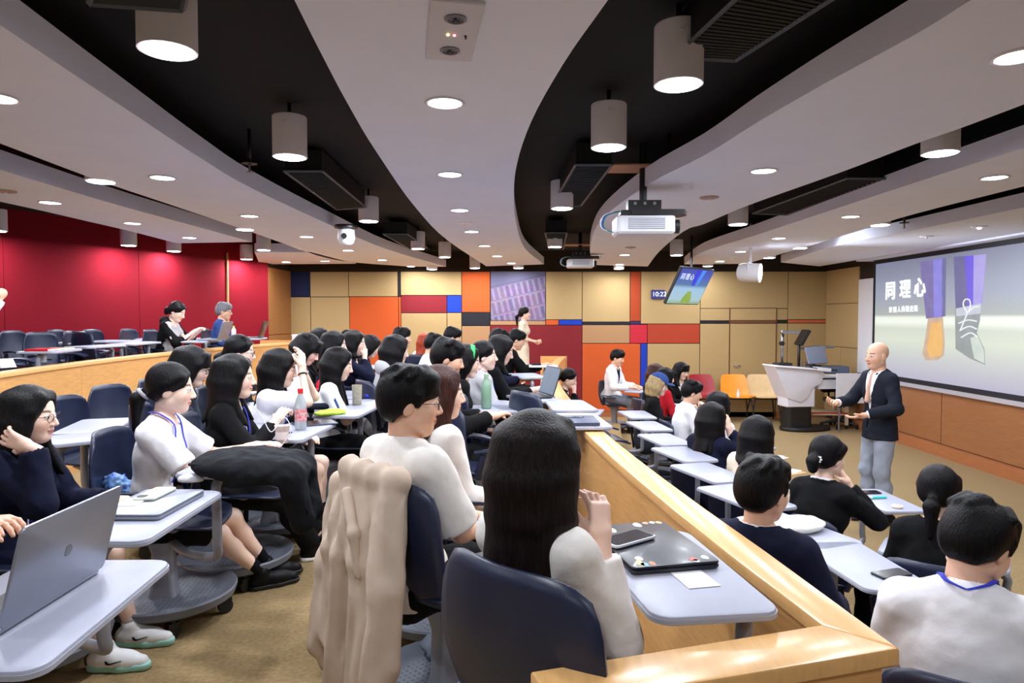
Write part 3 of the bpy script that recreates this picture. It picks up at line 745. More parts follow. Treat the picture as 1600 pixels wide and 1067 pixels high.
def person(name, label, at_px, Y, floor, heading, pose, top, bottom='trousers', sex='f', hair=('long', 'black', .3), shoes='black', res='far', head=(0, 0, 0),
           lean=8, hands=None, stand=False, lanyard=False, glasses=False, extra=None, height=None, feet=None, group=None, legs=(0, 0), skin=None, shoulder=0, side_lean=0, xy=None, curl=(35, 35), sleeve=None, palms=None):
    """heading: compass angle the body faces, degrees counter-clockwise from +X (the screen side).
    top: list of garments outer->inner, e.g. ('blazer','black'). hands: local targets (right, left)"""
    fem = sex == 'f'
    hip = .535 if not stand else .90
    lt, ls = (.41, .42) if not stand else (.408, .418)
    P0 = np.array([0, 0, hip]); th = math.radians(lean)
    sl = math.radians(side_lean)
    up1 = nz(np.array([math.sin(sl)*.7, math.sin(th*.55), math.cos(th*.55)])); up2 = nz(np.array([math.sin(sl), math.sin(th), math.cos(th)]))
    MS = P0+up1*.25; N = MS+up2*.255
    fwd = nz(np.array([0, math.cos(th), -math.sin(th)]))
    sw = .136 if fem else .160
    hy, hp, hr = head
    R = rotm(hy, hp+lean*.35, hr)
    H = N+up2*.058+R@np.array([0, .018, .120])
    toph = H+R@np.array([0, -.02, .134])
    if at_px is not None:
        tgt = pY(at_px[0], at_px[1], Y)
        sc = (tgt[2]-floor)/toph[2] if height is None else height
    else: sc = height or 1.0
    a = math.radians(heading-90); ca, sa = math.cos(a), math.sin(a)
    if at_px is not None:
        ox = toph[0]*sc*ca-toph[1]*sc*sa; oy = toph[0]*sc*sa+toph[1]*sc*ca
        loc = (tgt[0]-ox, tgt[1]-oy, floor)
    else: loc = (xy[0], xy[1], floor)
    root = thing(name, label, 'person', loc, a, group); root.scale = (sc, sc, sc)
    root['scale_used'] = sc
    hb = {'near': .0115, 'mid': .016, 'far': .021}[res]; hh = {'near': .0043, 'mid': .006, 'far': .008}[res]; hn = {'near': .0036, 'mid': .005, 'far': .006}[res]
    hc = {'near': .0088, 'mid': .013, 'far': .018}[res]; hhair = {'near': .0068, 'mid': .0095, 'far': .012}[res]
    # joints
    SHO = [N+np.array([s*sw, .0, 0])-up2*.042+np.array([0, 0, shoulder]) for s in (1, -1)]
    HIPS = [P0+np.array([s*.085, 0, 0]) for s in (1, -1)]
    if hands is None: hands = ((.13, .36, .74), (-.13, .36, .74))
    ARMS = []
    for i, s in enumerate((1, -1)):
        hd_ = hands[i]
        if hd_[0] == 'H': hd_ = tuple(H+R@np.array(hd_[1:4], float))+tuple(hd_[4:])
        t = np.array(hd_[:3], float); pole = np.array(hd_[3:6], float) if len(hd_) >= 6 else np.array([s*.5, -.5, -.8])
        e, w = ik(SHO[i], t, .275, .245, pole); ARMS.append((SHO[i], e, w))
    if feet is None:
        feet = ((.10+legs[0]*0, .40, .075), (-.10, .40, .075)) if not stand else ((.09, .02, .08), (-.09, -.02, .08))
    LEGS = []
    for i, s in enumerate((1, -1)):
        f = np.array(feet[i][:3], float); pole = np.array(feet[i][3:6]) if len(feet[i]) >= 6 else (np.array([s*.10, .6, .8]) if not stand else np.array([s*.05, 1, 0]))
        k, an = ik(HIPS[i], f, lt, ls, pole); LEGS.append((HIPS[i], k, an))
    # ------- body
    Yd = fwd
    def torso(S, inf=0.0, kb=.05):
        sqv = (fwd, 1.42)
        hipr, war, chr_ = (.142, .104, .120) if fem else (.140, .122, .142)
        S.cone(P0+up1*.0, P0+up1*.14, hipr+inf, war+inf, kb, sqv); S.cone(P0+up1*.13, MS+up2*.10, war+inf, chr_+inf, kb, sqv)
        S.cone(MS+up2*.09, N-up2*.07, chr_+inf, chr_*.86+inf, kb, sqv)
        S.cone(SHO[0], SHO[1], .042+inf*.8, .042+inf*.8, .06)
        S.cone(N+up2*.0, SHO[0]*.75+N*.25, .040+inf*.6, .036+inf*.6, .05); S.cone(N, SHO[1]*.75+N*.25, .040+inf*.6, .036+inf*.6, .05)
        if fem:
            for s in (-1, 1): S.ell(MS+up2*.085+np.array([s*.060, 0, 0])+fwd*.070, np.array([.056, .048, .054])+inf, None, .06)
        return S
    def arm(S, i, inf=0.0, upto=2.0, k=.03, r=None):
        a_, e, w = ARMS[i]; ra, rb, rc = (.036, .031, .021) if fem else (.042, .037, .027)
        if upto <= 1: S.cone(a_, a_+(e-a_)*upto, ra+inf, ra+(rb-ra)*upto+inf*1.25, k)
        else:
            S.cone(a_, e, ra+inf, rb+inf, k); S.cone(e, e+(w-e)*min(1, upto-1), rb+inf, rb+(rc-rb)*min(1, upto-1)+inf*1.1, k)
        return S
    def leg(S, i, inf=0.0, upto=2.0, k=.03):
        a_, e, w = LEGS[i]; ra, rk, rb, rc = (.076, .052, .048, .031) if fem else (.078, .055, .050, .036)
        if upto <= 1: S.cone(a_, a_+(e-a_)*upto, ra+inf, ra+(rk-ra)*upto+inf, k)
        else:
            S.cone(a_, e, ra+inf, rk+inf, k); m = e+(w-e)*.33+np.array([0, -.012, 0]); S.cone(e, m, rk*.93+inf, rb+inf, k)
            t = min(1, upto-1)
            S.cone(m, m+(w-m)*t, rb+inf, rb+(rc-rb)*t+inf, k)
        return S
    B = SDF(.04); torso(B)
    for i in (0, 1): arm(B, i); leg(B, i)
    B.cone(N-up2*.03, H+R@np.array([0, -.02, -.06]), .048 if fem else .055, .040 if fem else .048, .03)
    parts = [B.mesh(hb)]
    base = np.array(SKIN[skin or sex])
    cols = [np.tile(base, (len(parts[0][0]), 1))]
    HS = head_sdf(H, R, fem, N-up2*.01, HSC); hm = HS.mesh(hh); parts.append(hm)
    browc = {'grey': (90, 90, 94)}.get(hair[1] if hair else '', (42, 32, 30))
    cols.append(head_colors(hm[0], H, R, base, HSC, (196, 92, 92) if fem else (182, 104, 92), browc))
    for i, s in enumerate((1, -1)):
        sh, e, w = ARMS[i]; fd = nz(w-e)
        pn = palms[i] if palms and palms[i] is not None else ((0, .0, -1) if w[2] < .95 else tuple(H-w))
        fdir = fd
        if palms and len(palms) > 2+i and palms[2+i] is not None: fdir = nz(np.array(palms[2+i], float))
        g = hand_sdf(w+fdir*.02, fdir, pn, s, curl[i]).mesh(hn, .012); parts.append(g); cols.append(np.tile(base*np.array([1, .96, .95]), (len(g[0]), 1)))
    me = np_mesh('body', parts); tint_mesh(me, np.concatenate(cols))
    body = obj('body', me, M_SKIN, root)
    # ------- garments
    sdir = fwd
    def neckcut(r, dz, dy):
        c = N+up2*dz+fwd*dy; S = SDF(.02).ell(c, np.array([r, r*1.0, r*.9])); return lambda p: -S(p)
    topS = None
    for gi, gm in enumerate(top):
        kind, colr = gm[0], gm[1]; opts = gm[2] if len(gm) > 2 else {}
        inf = opts.get('inf', {'tee': .012, 'shirt': .013, 'blazer': .026, 'inner': .009, 'hoodie': .032, 'dress': .014, 'sweater': .022}[kind])
        if gi > 0: inf = min(inf, .007)
        S = SDF(.04); torso(S, inf)
        upto = opts.get('sleeve', {'tee': .72, 'shirt': .78, 'blazer': 1.95, 'inner': .3, 'hoodie': 1.9, 'dress': .8, 'sweater': 1.9}[kind])
        loose = opts.get('loose', {'tee': .012, 'shirt': .015}.get(kind, .005) if upto <= 1 else .004)
        for i in (0, 1): arm(S, i, inf*.75+loose, upto)
        if not stand: S.cone(P0+up1*.02-fwd*.02, P0+fwd*.06+up1*.05, .13+inf, .10+inf, .05, (up1, 1.15))
        if stand and kind == 'blazer': S.cone(P0+up1*.05, P0-up1*.17, .150+inf, .172+inf, .04, (fwd, 1.36))
        if opts.get('long'):
            for i in (0, 1): leg(S, i, inf+.012, opts['long'], .06)
        for i in (0, 1):
            a_, e_, w_ = ARMS[i]
            if upto <= 1: ce, cd = a_+(e_-a_)*upto, nz(e_-a_)
            else: ce, cd = e_+(w_-e_)*min(1, upto-1), nz(w_-e_)
            rr_ = .10 if upto <= 1 else .058
            if upto > .5: S.cut.append(lambda p, ce=ce, cd=cd, rr_=rr_: np.minimum((p-ce)@cd, rr_-np.sqrt(((p-ce-cd*rr_*.5)**2).sum(1))))
        hem = opts.get('hem', -.10 if kind in ('blazer', 'hoodie') else -.06)
        c0 = P0+up1*hem
        S.cut.append(lambda p, c0=c0: (c0-p)@up1)
        if kind in ('tee', 'inner', 'sweater', 'hoodie', 'dress'): S.cut.append(neckcut(.085, .045, .022))
        elif kind == 'shirt':
            S.cut.append(neckcut(.070, .065, .020))
        if kind in ('blazer', 'shirt') or opts.get('open'):
            # V opening down the front: depth below the neck and half width at the neck
            dv, wv = opts.get('v', (.30, .085) if kind == 'blazer' else (.10, .045))
            gap = opts.get('gap', .012 if kind == 'blazer' else .0)
            def vcut(p, dv=dv, wv=wv, gap=gap):
                q = p-N; u = -(q@up2); f = q@fwd; half = wv*np.clip(1-(u+.03)/dv, 0, 1.4)+(gap if gap else -.02)
                return np.minimum(half-np.abs(q[:, 0]), np.minimum(f+.005, .5-u))
            S.cut.append(vcut)
        if kind == 'blazer': S.cut.append(neckcut(.078, .055, .015))
        amp = opts.get('wr', .0042 if kind != 'blazer' else .004); sd = rng.randint(50)
        S.disp = lambda p, amp=amp, sd=sd: amp*(vnoise(p, 26, sd)+.6*vnoise(p, 52, sd+3))
        nm = {'tee': 't_shirt', 'inner': 'inner_shirt'}.get(kind, kind)
        g = relax(S.mesh(hc), 2)
        ob = obj(nm, np_mesh(nm, [g]), CL_[colr], body, label=None)
        if topS is None: topS = S
        # collar
        if kind in ('shirt', 'blazer') and res != 'far':
            Cc = SDF(.012); r = .068 if kind == 'shirt' else .082
            zz = .012 if kind == 'shirt' else .0
            for k in range(13):
                a0 = math.radians(-140+280*k/12); a1 = math.radians(-140+280*(k+1)/12)
                if k == 12: break
                f0 = lambda t: N+up2*(zz+.016-.020*math.cos(t)*-1*.6)+np.array([math.sin(t)*r, 0, 0])-fwd*(math.cos(t)*r*.86-.006)
                Cc.cone(f0(a0), f0(a1), .013, .013, .01, None)
            obj('collar', np_mesh('collar', [Cc.mesh(.006 if res == 'near' else .008)]), CL_[colr], ob)
        if kind == 'hoodie':
            Hd = SDF(.04).ell(N-fwd*.075+up2*.0, (.115, .062, .075)); Hd.ell(N-fwd*.03+up2*.02, (.10, .09, .045))
            Hd.cut.append(neckcut(.07, .06, .03)); obj('hood', np_mesh('hood', [Hd.mesh(hc)]), CL_[colr], ob)
    # ------- lower garments
    if bottom:
        kind, colr = bottom if isinstance(bottom, tuple) else (bottom, 'black')
        S = SDF(.04)
        S.cone(P0, P0+up1*.10, .150 if fem else .148, .112 if fem else .132, .05, (fwd, 1.35))
        upto = {'trousers': 1.93, 'shorts': .86, 'skirt': .86}[kind]
        for i in (0, 1): leg(S, i, .016 if kind == 'trousers' else .02, upto)
        if kind == 'skirt':
            k0 = (LEGS[0][1]+LEGS[1][1])/2; S.cone(P0, P0+(k0-P0)*.84, .14, .13, .06, (np.array([0, 0, 1.0]), 1.3))
        if kind == 'trousers':
            for i in (0, 1):
                a_, e, w = LEGS[i]; S.cone(e+(w-e)*.4, e+(w-e)*.93, .066, .060, .03)
        for i in (0, 1):
            a_, e_, w_ = LEGS[i]
            if upto <= 1: ce, cd = a_+(e_-a_)*upto, nz(e_-a_)
            else: ce, cd = e_+(w_-e_)*min(1, upto-1), nz(w_-e_)
            S.cut.append(lambda p, ce=ce, cd=cd: np.minimum((p-ce)@cd, .16-np.sqrt(((p-ce-cd*.07)**2).sum(1))))
        sd = rng.randint(50); S.disp = lambda p: .006*(vnoise(p, 22, sd)+.5*vnoise(p, 45, sd+1))
        obj(kind, np_mesh(kind, [relax(S.mesh(hc*1.15), 2)]), CL_[colr], body)
    # ------- shoes
    if shoes:
        spec = dict(black=('black', 'black'), white=('white', 'white'), mint=('white', 'mint'), canvas=('black', 'white'), brown=('tan', 'black'))[shoes]
        um = cloth('shoe_'+spec[0], {'black': (10, 10, 13), 'white': (244, 244, 246), 'tan': (120, 80, 50)}[spec[0]], rough=.5, bump=.05)
        sm = {'white': M_SOLE, 'black': M_DARKPLASTIC, 'mint': mat('shoe_sole_mint', (168, 226, 216), .5, var=.1, vscale=9)}[spec[1]]
        for i, s in enumerate((1, -1)):
            w = LEGS[i][2]; shin = nz(LEGS[i][1]-w); yaw = math.radians(legs[i]); fd = np.array([math.sin(yaw), math.cos(yaw), 0])
            tip = w[2] - .075
            fl = np.array([w[0], w[1], max(0.0, tip)])
            S = SDF(.025); S.cone(fl-fd*.045+np.array([0, 0, .052]), fl+fd*.10+np.array([0, 0, .044]), .041, .040, .02); S.cone(fl+fd*.06+np.array([0, 0, .046]), fl+fd*.165+np.array([0, 0, .036]), .043, .031, .03)
            S.cone(fl-fd*.015+np.array([0, 0, .05]), w+shin*.030, .040, .044, .03)
            S.cut.append(lambda p, z0=fl[2]: z0+.012-p[:, 2])
            ob = obj('shoe', np_mesh('shoe', [S.mesh({'near': .0065, 'mid': .012, 'far': .016}[res])]), um, body)
            S2 = SDF(.03); S2.cone(fl-fd*.045+np.array([0, 0, .018]), fl+fd*.08+np.array([0, 0, .018]), .043, .045, .02); S2.cone(fl+fd*.08+np.array([0, 0, .018]), fl+fd*.172+np.array([0, 0, .020]), .047, .034, .02)
            S2.cut.append(lambda p, z0=fl[2]: np.maximum(z0+.001-p[:, 2], p[:, 2]-(z0+(.036 if shoes == 'mint' else .026))))
            obj('sole', np_mesh('sole', [S2.mesh({'near': .0065, 'mid': .012, 'far': .016}[res])]), sm, ob)
            if res == 'near':
                L_ = []
                for k in range(5):
                    c = fl+fd*(.035+.018*k)+np.array([0, 0, .098-.0085*k]); sd_ = np.cross(fd, [0, 0, 1.0])
                    L_.append(tube([c-sd_*.024-np.array([0, 0, .008]), c, c+sd_*.024-np.array([0, 0, .008])], .0035, 6))
                if shoes == 'mint':
                    sd_ = np.cross(fd, [0, 0, 1.0])
                    for q in (-1, 1):
                        P_ = smooth_path([fl+fd*(.095)+sd_*q*.0465+np.array([0, 0, .062]), fl+fd*.045+sd_*q*.0505+np.array([0, 0, .048]), fl+fd*.03+sd_*q*.0500+np.array([0, 0, .052]), fl+fd*.022+sd_*q*.049+np.array([0, 0, .062])], 5)
                        obj('side_mark', tube(P_, list(np.linspace(.0015, .006, len(P_)-4))+[.0055, .0045, .003, .0015], 6), CL_['black'], ob, True)
                obj('laces', join(*L_), M_SOLE if shoes != 'black' else CL_['charcoal'], ob, True)
            if shoes in ('mint', 'black', 'canvas') and kind != 'trousers':
                K = SDF(.02).cone(w+shin*.01, w+shin*(.12 if shoes == 'black' else .065), .034, .038 if shoes == 'black' else .035)
                obj('sock', np_mesh('sock', [K.mesh(.008)]), CL_['black' if shoes == 'black' else 'lightgrey'], body)
    # ------- hair
    if hair:
        hs = hair_sdf(hair[0], H, R, HSC, hair[2] if len(hair) > 2 else .3, N, (up2, fwd))
        sd = rng.randint(50); 
        Ri = R
        if hair[0] == 'crop':
            hs.cut.append(lambda p: (.0-((p-H)@Ri)[:, 2]))
        hsurf = relax(hs.mesh(hhair), 3)
        if len(hsurf[0]): obj('hair', np_mesh('hair', [hsurf]), HAIR[hair[1]], body)
    Pp = lambda x, y, z: H+R@np.array([x, y, z])*HSC
    if glasses and res != 'none':
        G = []
        for s in (-1, 1):
            G.append(tube([Pp(s*.033+.023*math.cos(t), .096-.25*abs(s*.033+.023*math.cos(t))**1.5, -.001+.019*math.sin(t)) for t in np.linspace(0, 2*PI, 15)], .0014 if res == 'near' else .002, 5, False))
            G.append(tube([Pp(s*.056, .090, .004), Pp(s*.076, .06, .004), Pp(s*.082, -.005, .0)], .0014 if res == 'near' else .002, 5))
        G.append(tube([Pp(-.011, .100, .002), Pp(.011, .100, .002)], .0014, 5))
        obj('glasses', join(*G), M_GLASS_FRAME, body, True)
    if lanyard and topS is not None:
        pts = [(-.075, .02, -.06), (-.066, .2, .035), (-.05, .2, -.06), (-.03, .2, -.15), (-.004, .2, -.27)]
        ribs = []
        near_ = lambda p: np.minimum(topS(p), B(p)-.004)
        def surf_pt(p):
            for _ in range(7):
                e = .004; d = float(near_(p[None])[0])
                g = np.array([float(near_((p+e*v)[None])[0])-d for v in np.eye(3)])/e
                p = p+nz(g)*np.clip(.008-d, -.02, .02)
            return p
        for s in (1, -1):
            guide = [(0, -.075, .03), (.045, -.055, .04), (.066, 0, .03), (.062, .06, -.01), (.055, .11, -.06), (.042, .13, -.13), (.022, .14, -.21), (.003, .14, -.30)]
            pp = [surf_pt(N+np.array([s*x, 0, 0])+fwd*f+up2*u) for x, f, u in guide]
            path = smooth_path(pp, 4); A_ = []
            for q in path: A_.append([q+np.array([-.007, 0, 0]), q+np.array([.007, 0, 0])])
            ribs.append(sheet(A_, .003))
        obj('lanyard', join(*ribs), M_LANYARD, body)
    root.update_tag()
    info = dict(root=root, body=body, H=H, R=R, N=N, P0=P0, ARMS=ARMS, LEGS=LEGS, fwd=fwd, up=up2, sc=sc, a=a, loc=np.array(loc), SHO=SHO, topS=topS)
    if extra: extra(info)
    return info
def local(info, w):
    """world point -> person's own frame"""
    d = (np.array(w)-info['loc'])/info['sc']; c, s = math.cos(-info['a']), math.sin(-info['a'])
    return np.array([d[0]*c-d[1]*s, d[0]*s+d[1]*c, d[2]])
# ================================================================ TABLET CHAIRS (shell seat, dish base on casters, swivel worktop)
M_SHELLSEAT = mat('chair_shell_navy', (30, 37, 62), 0.38, var=.06, vscale=20, bump=.04, bscale=400)
M_DISH = mat('chair_dish_grey', (112, 117, 130), 0.45, var=.05, vscale=20)
M_CHAIRGREY = mat('chair_post_grey', (150, 153, 164), 0.4, metal=.25, var=.05)
M_TOP = mat('worktop_laminate', (164, 166, 182), 0.42, var=.025, vscale=30, spec=.35)
M_TOPEDGE = mat('worktop_edge', (164, 166, 178), 0.4, var=.04)
M_PERF = None
def perf_mat():
    m = bpy.data.materials.new('chair_dish_perforated'); m.use_nodes = True; nt = m.node_tree; N = nt.nodes; L = nt.links; b = N['Principled BSDF']
    b.inputs['Roughness'].default_value = .5
    tc = N.new('ShaderNodeTexCoord'); vo = N.new('ShaderNodeTexVoronoi'); vo.inputs['Scale'].default_value = 46; vo.inputs['Randomness'].default_value = 0.12
    L.new(tc.outputs['Object'], vo.inputs['Vector'])
    r = N.new('ShaderNodeValToRGB'); r.color_ramp.elements[0].position = .26; r.color_ramp.elements[1].position = .32
    r.color_ramp.elements[0].color = (*lin((34, 36, 44)), 1); r.color_ramp.elements[1].color = (*lin((112, 117, 130)), 1)
    L.new(vo.outputs['Distance'], r.inputs['Fac']); L.new(r.outputs['Color'], b.inputs['Base Color'])
    bp = N.new('ShaderNodeBump'); bp.inputs['Strength'].default_value = .8; L.new(r.outputs['Color'], bp.inputs['Height']); L.new(bp.outputs['Normal'], b.inputs['Normal'])
    return m
M_PERF = perf_mat()
def seat_geo():
    rows = []
    for i, u in enumerate(np.linspace(-1, 1, 13)):
        r = []
        for v in np.linspace(0, 1, 11):
            w = .235*(1-.14*(2*v-1)**4-.05*v)
            y = -.20+.45*v; z = .455+.020*abs(u)**3-.05*max(0, v-.75)**1.3/.25*.6+.035*(1-v)**3-.010*math.cos(u*1.2)*math.sin(v*PI)
            r.append((u*w, y-.03*(abs(u)**3)*v, z))
        rows.append(r)
    return sheet(rows, .012)
def back_geo():
    rows = []
    for u in np.linspace(-1, 1, 15):
        r = []
        for v in np.linspace(0, 1, 12):
            w = .20+.035*math.sin(min(v*1.6, 1)*PI/2)-.03*max(0, v-.5)
            w *= (1-.10*max(0, (v-.7)/.3)**3)
            z = .47+.385*v*(1-.10*abs(u)**6)
            y = -.205-.075*v-.02*math.sin(v*PI)+.055*u*u*(.5+.6*v)
            r.append((u*w, y, z))
        rows.append(r)
    return sheet(rows, .012)
def armrest_geo(s):
    rows = []
    for u in np.linspace(0, 1, 4):
        r = []
        for v in np.linspace(0, 1, 9):
            x = s*(.215+.07*u*math.sin(min(1, v*1.5+.2)*PI/2)); y = -.17+.25*v; z = .60+.015*math.sin(v*PI)+.01*u-.10*(1-v)**3*0-.02*v*v
            r.append((x, y, z))
        rows.append(r if s > 0 else r)
    g = sheet(rows, .014 if s < 0 else -.014)
    post = tube([(s*.20, -.14, .47), (s*.235, -.13, .54), (s*.245, -.12, .598)], [.03, .022, .02], 8)
    return join(g, post)
def dish_geo(): return lathe([(.10, .085), (.24, .075), (.275, .095), (.285, .128), (.280, .136), (.268, .130), (.24, .112), (.205, .106)], 40)
def caster_geo():
    return join(tr(cyl(.032, -.012, .012, 14), 0, .0, .033, rx=0, ry=PI/2), tube([(0, .0, .06), (0, 0, .095)], .014, 8), cbox(0, 0, .062, .034, .05, .016))
def post_geo():
    o = []
    for z, w, d in ((.085, .055, .10), (.15, .042, .075), (.30, .040, .07), (.39, .06, .10), (.432, .11, .16)):
        o.append([(x, y-.02, z) for x, y in rrect(w*2, d*1.3, .02, 3)])
    V = [p for r in o for p in r]; n = len(o[0]); Fc = []
    for k in range(len(o)-1):
        for i in range(n): j = (i+1) % n; Fc.append((k*n+i, k*n+j, (k+1)*n+j, (k+1)*n+i))
    Fc.append(tuple(reversed(range(n)))); Fc.append(tuple(range((len(o)-1)*n, len(o)*n)))
    return V, Fc
DW, DD = .565, .30
def top_outline(w, d):
    o = rrect(w, d, .045, 5); return [(x, y+(.03*(x/w)*(1 if y < 0 else 0))) for x, y in o]
CH = {}
def ch_mesh(nm, g, m, s):
    if nm not in CH:
        o = obj(nm, g(), m, None, s); CH[nm] = o.data; bpy.data.objects.remove(o)
    return CH[nm]
def tablet_chair(loc, heading, floor, label, desk=None, group='tablet chairs', base=True, desk_h=.72):
    """desk = (world x, world y, world angle of its long side) or None"""
    a = math.radians(heading-90)
    t = thing('tablet_chair', label, 'chair', (loc[0], loc[1], floor), a, group)
    st = ch_mesh('seat', seat_geo, M_SHELLSEAT, True); obj('seat', st, None, t)
    obj('backrest', ch_mesh('backrest', back_geo, M_SHELLSEAT, True), None, t)
    for s in (1, -1): obj('armrest', ch_mesh('armrest%d' % s, lambda: armrest_geo(s), M_SHELLSEAT, 40), None, t)
    obj('post', ch_mesh('post', post_geo, M_CHAIRGREY, 35), None, t)
    d = obj('base_dish', ch_mesh('base_dish', dish_geo, M_DISH, 40), None, t)
    obj('perforated_plate', ch_mesh('perforated_plate', lambda: cyl(.206, .100, .106, 40), M_PERF, False), None, d)
    for k in range(5):
        q = 2*PI*(k+.3)/5; c = obj('caster', ch_mesh('caster', caster_geo, M_DARKPLASTIC, 40), None, t); c.location = (.235*math.cos(q), .235*math.sin(q), 0); c.rotation_euler = (0, 0, q*2.3)
    if desk is not None:
        ca, sa = math.cos(-a), math.sin(-a); dx, dy = desk[0]-loc[0], desk[1]-loc[1]
        lx, ly = dx*ca-dy*sa, dx*sa+dy*ca; la = desk[2]-a
        w = obj('worktop', ch_mesh('worktop', lambda: prism(top_outline(DW, DD), -.022, 0, .006), M_TOP, 30), None, t)
        w.location = (lx, ly, desk_h); w.rotation_euler = (0, 0, la)
        e = obj('edge_band', ch_mesh('edge_band', lambda: prism(top_outline(DW+.004, DD+.004), -.018, -.008), M_TOPEDGE, 30), None, w)
        # swivel arm: from the post out under the worktop and up
        best = None
        for ex, ey in ((.22, 0), (-.22, 0), (0, .10), (0, -.10)):
            px_, py_ = lx+ex*math.cos(la)-ey*math.sin(la), ly+ex*math.sin(la)+ey*math.cos(la)
            if best is None or abs(px_) > abs(best[0]): best = (px_, py_)
        px_, py_ = best
        if abs(px_) < .24: px_ = .27 if px_ > 0 else -.27; py_ = ly-.02
        inb = (lx+(px_-lx)*.75, ly+(py_-ly)*.75)
        path = smooth_path([(0, 0, .36), (px_*.55, py_*.45, .34), (px_*.93, py_*.95, .36), (px_, py_, .43), (px_, py_, .60), (px_, py_, desk_h-.06), (inb[0], inb[1], desk_h-.030)], 4)
        obj('swivel_arm', tube(path, .019, 10), M_CHAIRGREY, t, True)
    return t
def ang2(p, q): return math.atan2(q[1]-p[1], q[0]-p[0])
def desk_px(c, e1, e2, z):
    """desk from its centre pixel and two pixels along its long edge"""
    C = pz(*c, z); return (C[0], C[1], ang2(pz(*e1, z), pz(*e2, z)))
def desk_front(info_or_loc, heading, fwd=.42, side=0.0, turn=0.0):
    a = math.radians(heading); x, y = info_or_loc
    return (x+fwd*math.cos(a)+side*math.sin(a), y+fwd*math.sin(a)-side*math.cos(a), a-PI/2+math.radians(turn))
# ================================================================ THE AUDIENCE
MD = MID+.72                                    # worktop height on the middle tier
PEOPLE = {}
def sit(key, label, at, Y, floor, heading, top, chair_label, desk='front', chair=True, **kw):
    p = person('person', label, at, Y, floor, heading, 'sit', top, **kw); PEOPLE[key] = p
    if chair:
        l = p['loc']
        if desk == 'front': desk = desk_front((l[0], l[1]), heading, .46)
        hh_ = math.radians(heading); ox_, oy_ = {'F1': (.05, -.03), 'F2': (.09, .0)}.get(key, (0, 0)); cx, cy = l[0]+.085*math.cos(hh_)+ox_, l[1]+.085*math.sin(hh_)+oy_
        p['chair'] = tablet_chair((cx, cy), heading, floor, chair_label, desk)
    return p
def headband(i):
    H, R = i['H'], i['R']
    pts = [H+R@np.array([.098*math.sin(t), .030-.02*math.cos(t)**2, .030+.108*math.cos(t)]) for t in np.linspace(-1.9, 1.9, 17)]
    A = [[p-R@np.array([0, .018, 0]), p+R@np.array([0, .018, 0])] for p in pts]
    obj('hairband', sheet(A, .006), M_GREEN, i['body'], True)
def headphones(i):
    H, R = i['H'], i['R']
    pts = [H+R@np.array([.100*math.sin(t), -.02, .030+.112*math.cos(t)]) for t in np.linspace(-1.7, 1.7, 15)]
    g = [tube(pts, .008, 8)]
    obj('headband', join(*g), M_DARKPLASTIC, i['body'], True)
def bow(i):
    H, R = i['H'], i['R']
    for s in (-1, 1):
        S = SDF(.01).ell(H+R@np.array([s*.03-.03, -.105, .055]), np.array([.034, .014, .024]), R)
        obj('hair_bow', np_mesh('hair_bow', [S.mesh(.006)]), CL_['blue'], i['body'])
def scrunchie(m):
    def f(i):
        H, R = i['H'], i['R']; c = H+R@np.array([0, -.122, -.04])*HSC
        u = nz(R@np.array([0, -.6, -.8])); a = nz(np.cross(u, [1.0, 0, .1])); b = np.cross(u, a)
        obj('hair_tie', tube([c+.03*(a*math.cos(t)+b*math.sin(t)) for t in np.linspace(0, 2*PI, 15)], .010, 8, False), m, i['body'], True)
    return f
def pearl_clip(i):
    H, R = i['H'], i['R']; g = []
    for k in range(7):
        q = 2*PI*k/7; g.append(tr(lathe([(.001, -.007), (.006, -.004), (.008, 0), (.006, .004), (.001, .007)], 8), *(H+R@np.array([.03+.016*math.cos(q), -.118-.0*k, -.018+.016*math.sin(q)])*1.06)))
    obj('hair_clip', join(*g), M_WHITEPLASTIC, i['body'], True)
def watch(side, m):
    def f(i):
        e, w = i['ARMS'][side][1], i['ARMS'][side][2]; u = nz(w-e); a = nz(np.cross(u, [0, 0, 1.0])); b = np.cross(u, a); c = w-u*.03
        obj('wristband', tube([c+.026*(a*math.cos(t)+b*math.sin(t)) for t in np.linspace(0, 2*PI, 15)], .006, 6, False), m, i['body'], True)
    return f
def stripes(m):
    def f(i):
        for s in (0, 1):
            sh, e, w = i['ARMS'][s]; o = np.array([(1 if s == 0 else -1)*.03, 0, .045])
            p = smooth_path([i['N']+np.array([(1 if s == 0 else -1)*.05, 0, .028]), sh+o, e*.75+sh*.25+np.array([(1 if s == 0 else -1)*.062, 0, .0])], 5)
            obj('sleeve_stripe', sheet([[q-np.array([0, .010, 0]), q+np.array([0, .010, 0])] for q in p], .008), m, i['body'], True)
    return f
def both(*fs):
    def f(i):
        for g in fs: g(i)
    return f
def cap_hat(i):
    H, R = i['H'], i['R']; P = lambda x, y, z: H+R@np.array([x, y, z])*HSC
    S = SDF(.02).ell(P(0, -.015, .045), np.array([.098, .115, .100])*HSC, R); S.cut.append(lambda p: .035*HSC-((p-H)@R)[:, 2])
    obj('cap', np_mesh('cap', [S.mesh(.008)]), CL_['blue'], i['body'])
    S = SDF(.01).ell(P(0, .115, .040), np.array([.075, .065, .012])*HSC, R)
    obj('cap_brim', np_mesh('cap_brim', [S.mesh(.008)]), CL_['blue'], i['body'])
def bowtie(i):
    N, f, u = i['N'], i['fwd'], i['up']; S = SDF(.006)
    for s in (-1, 1): S.cone(N+f*.075+u*.0, N+f*.075+np.array([s*.045, 0, 0]), .008, .022)
    obj('bow_tie', np_mesh('bow_tie', [S.mesh(.006)]), CL_['black'], i['body'])
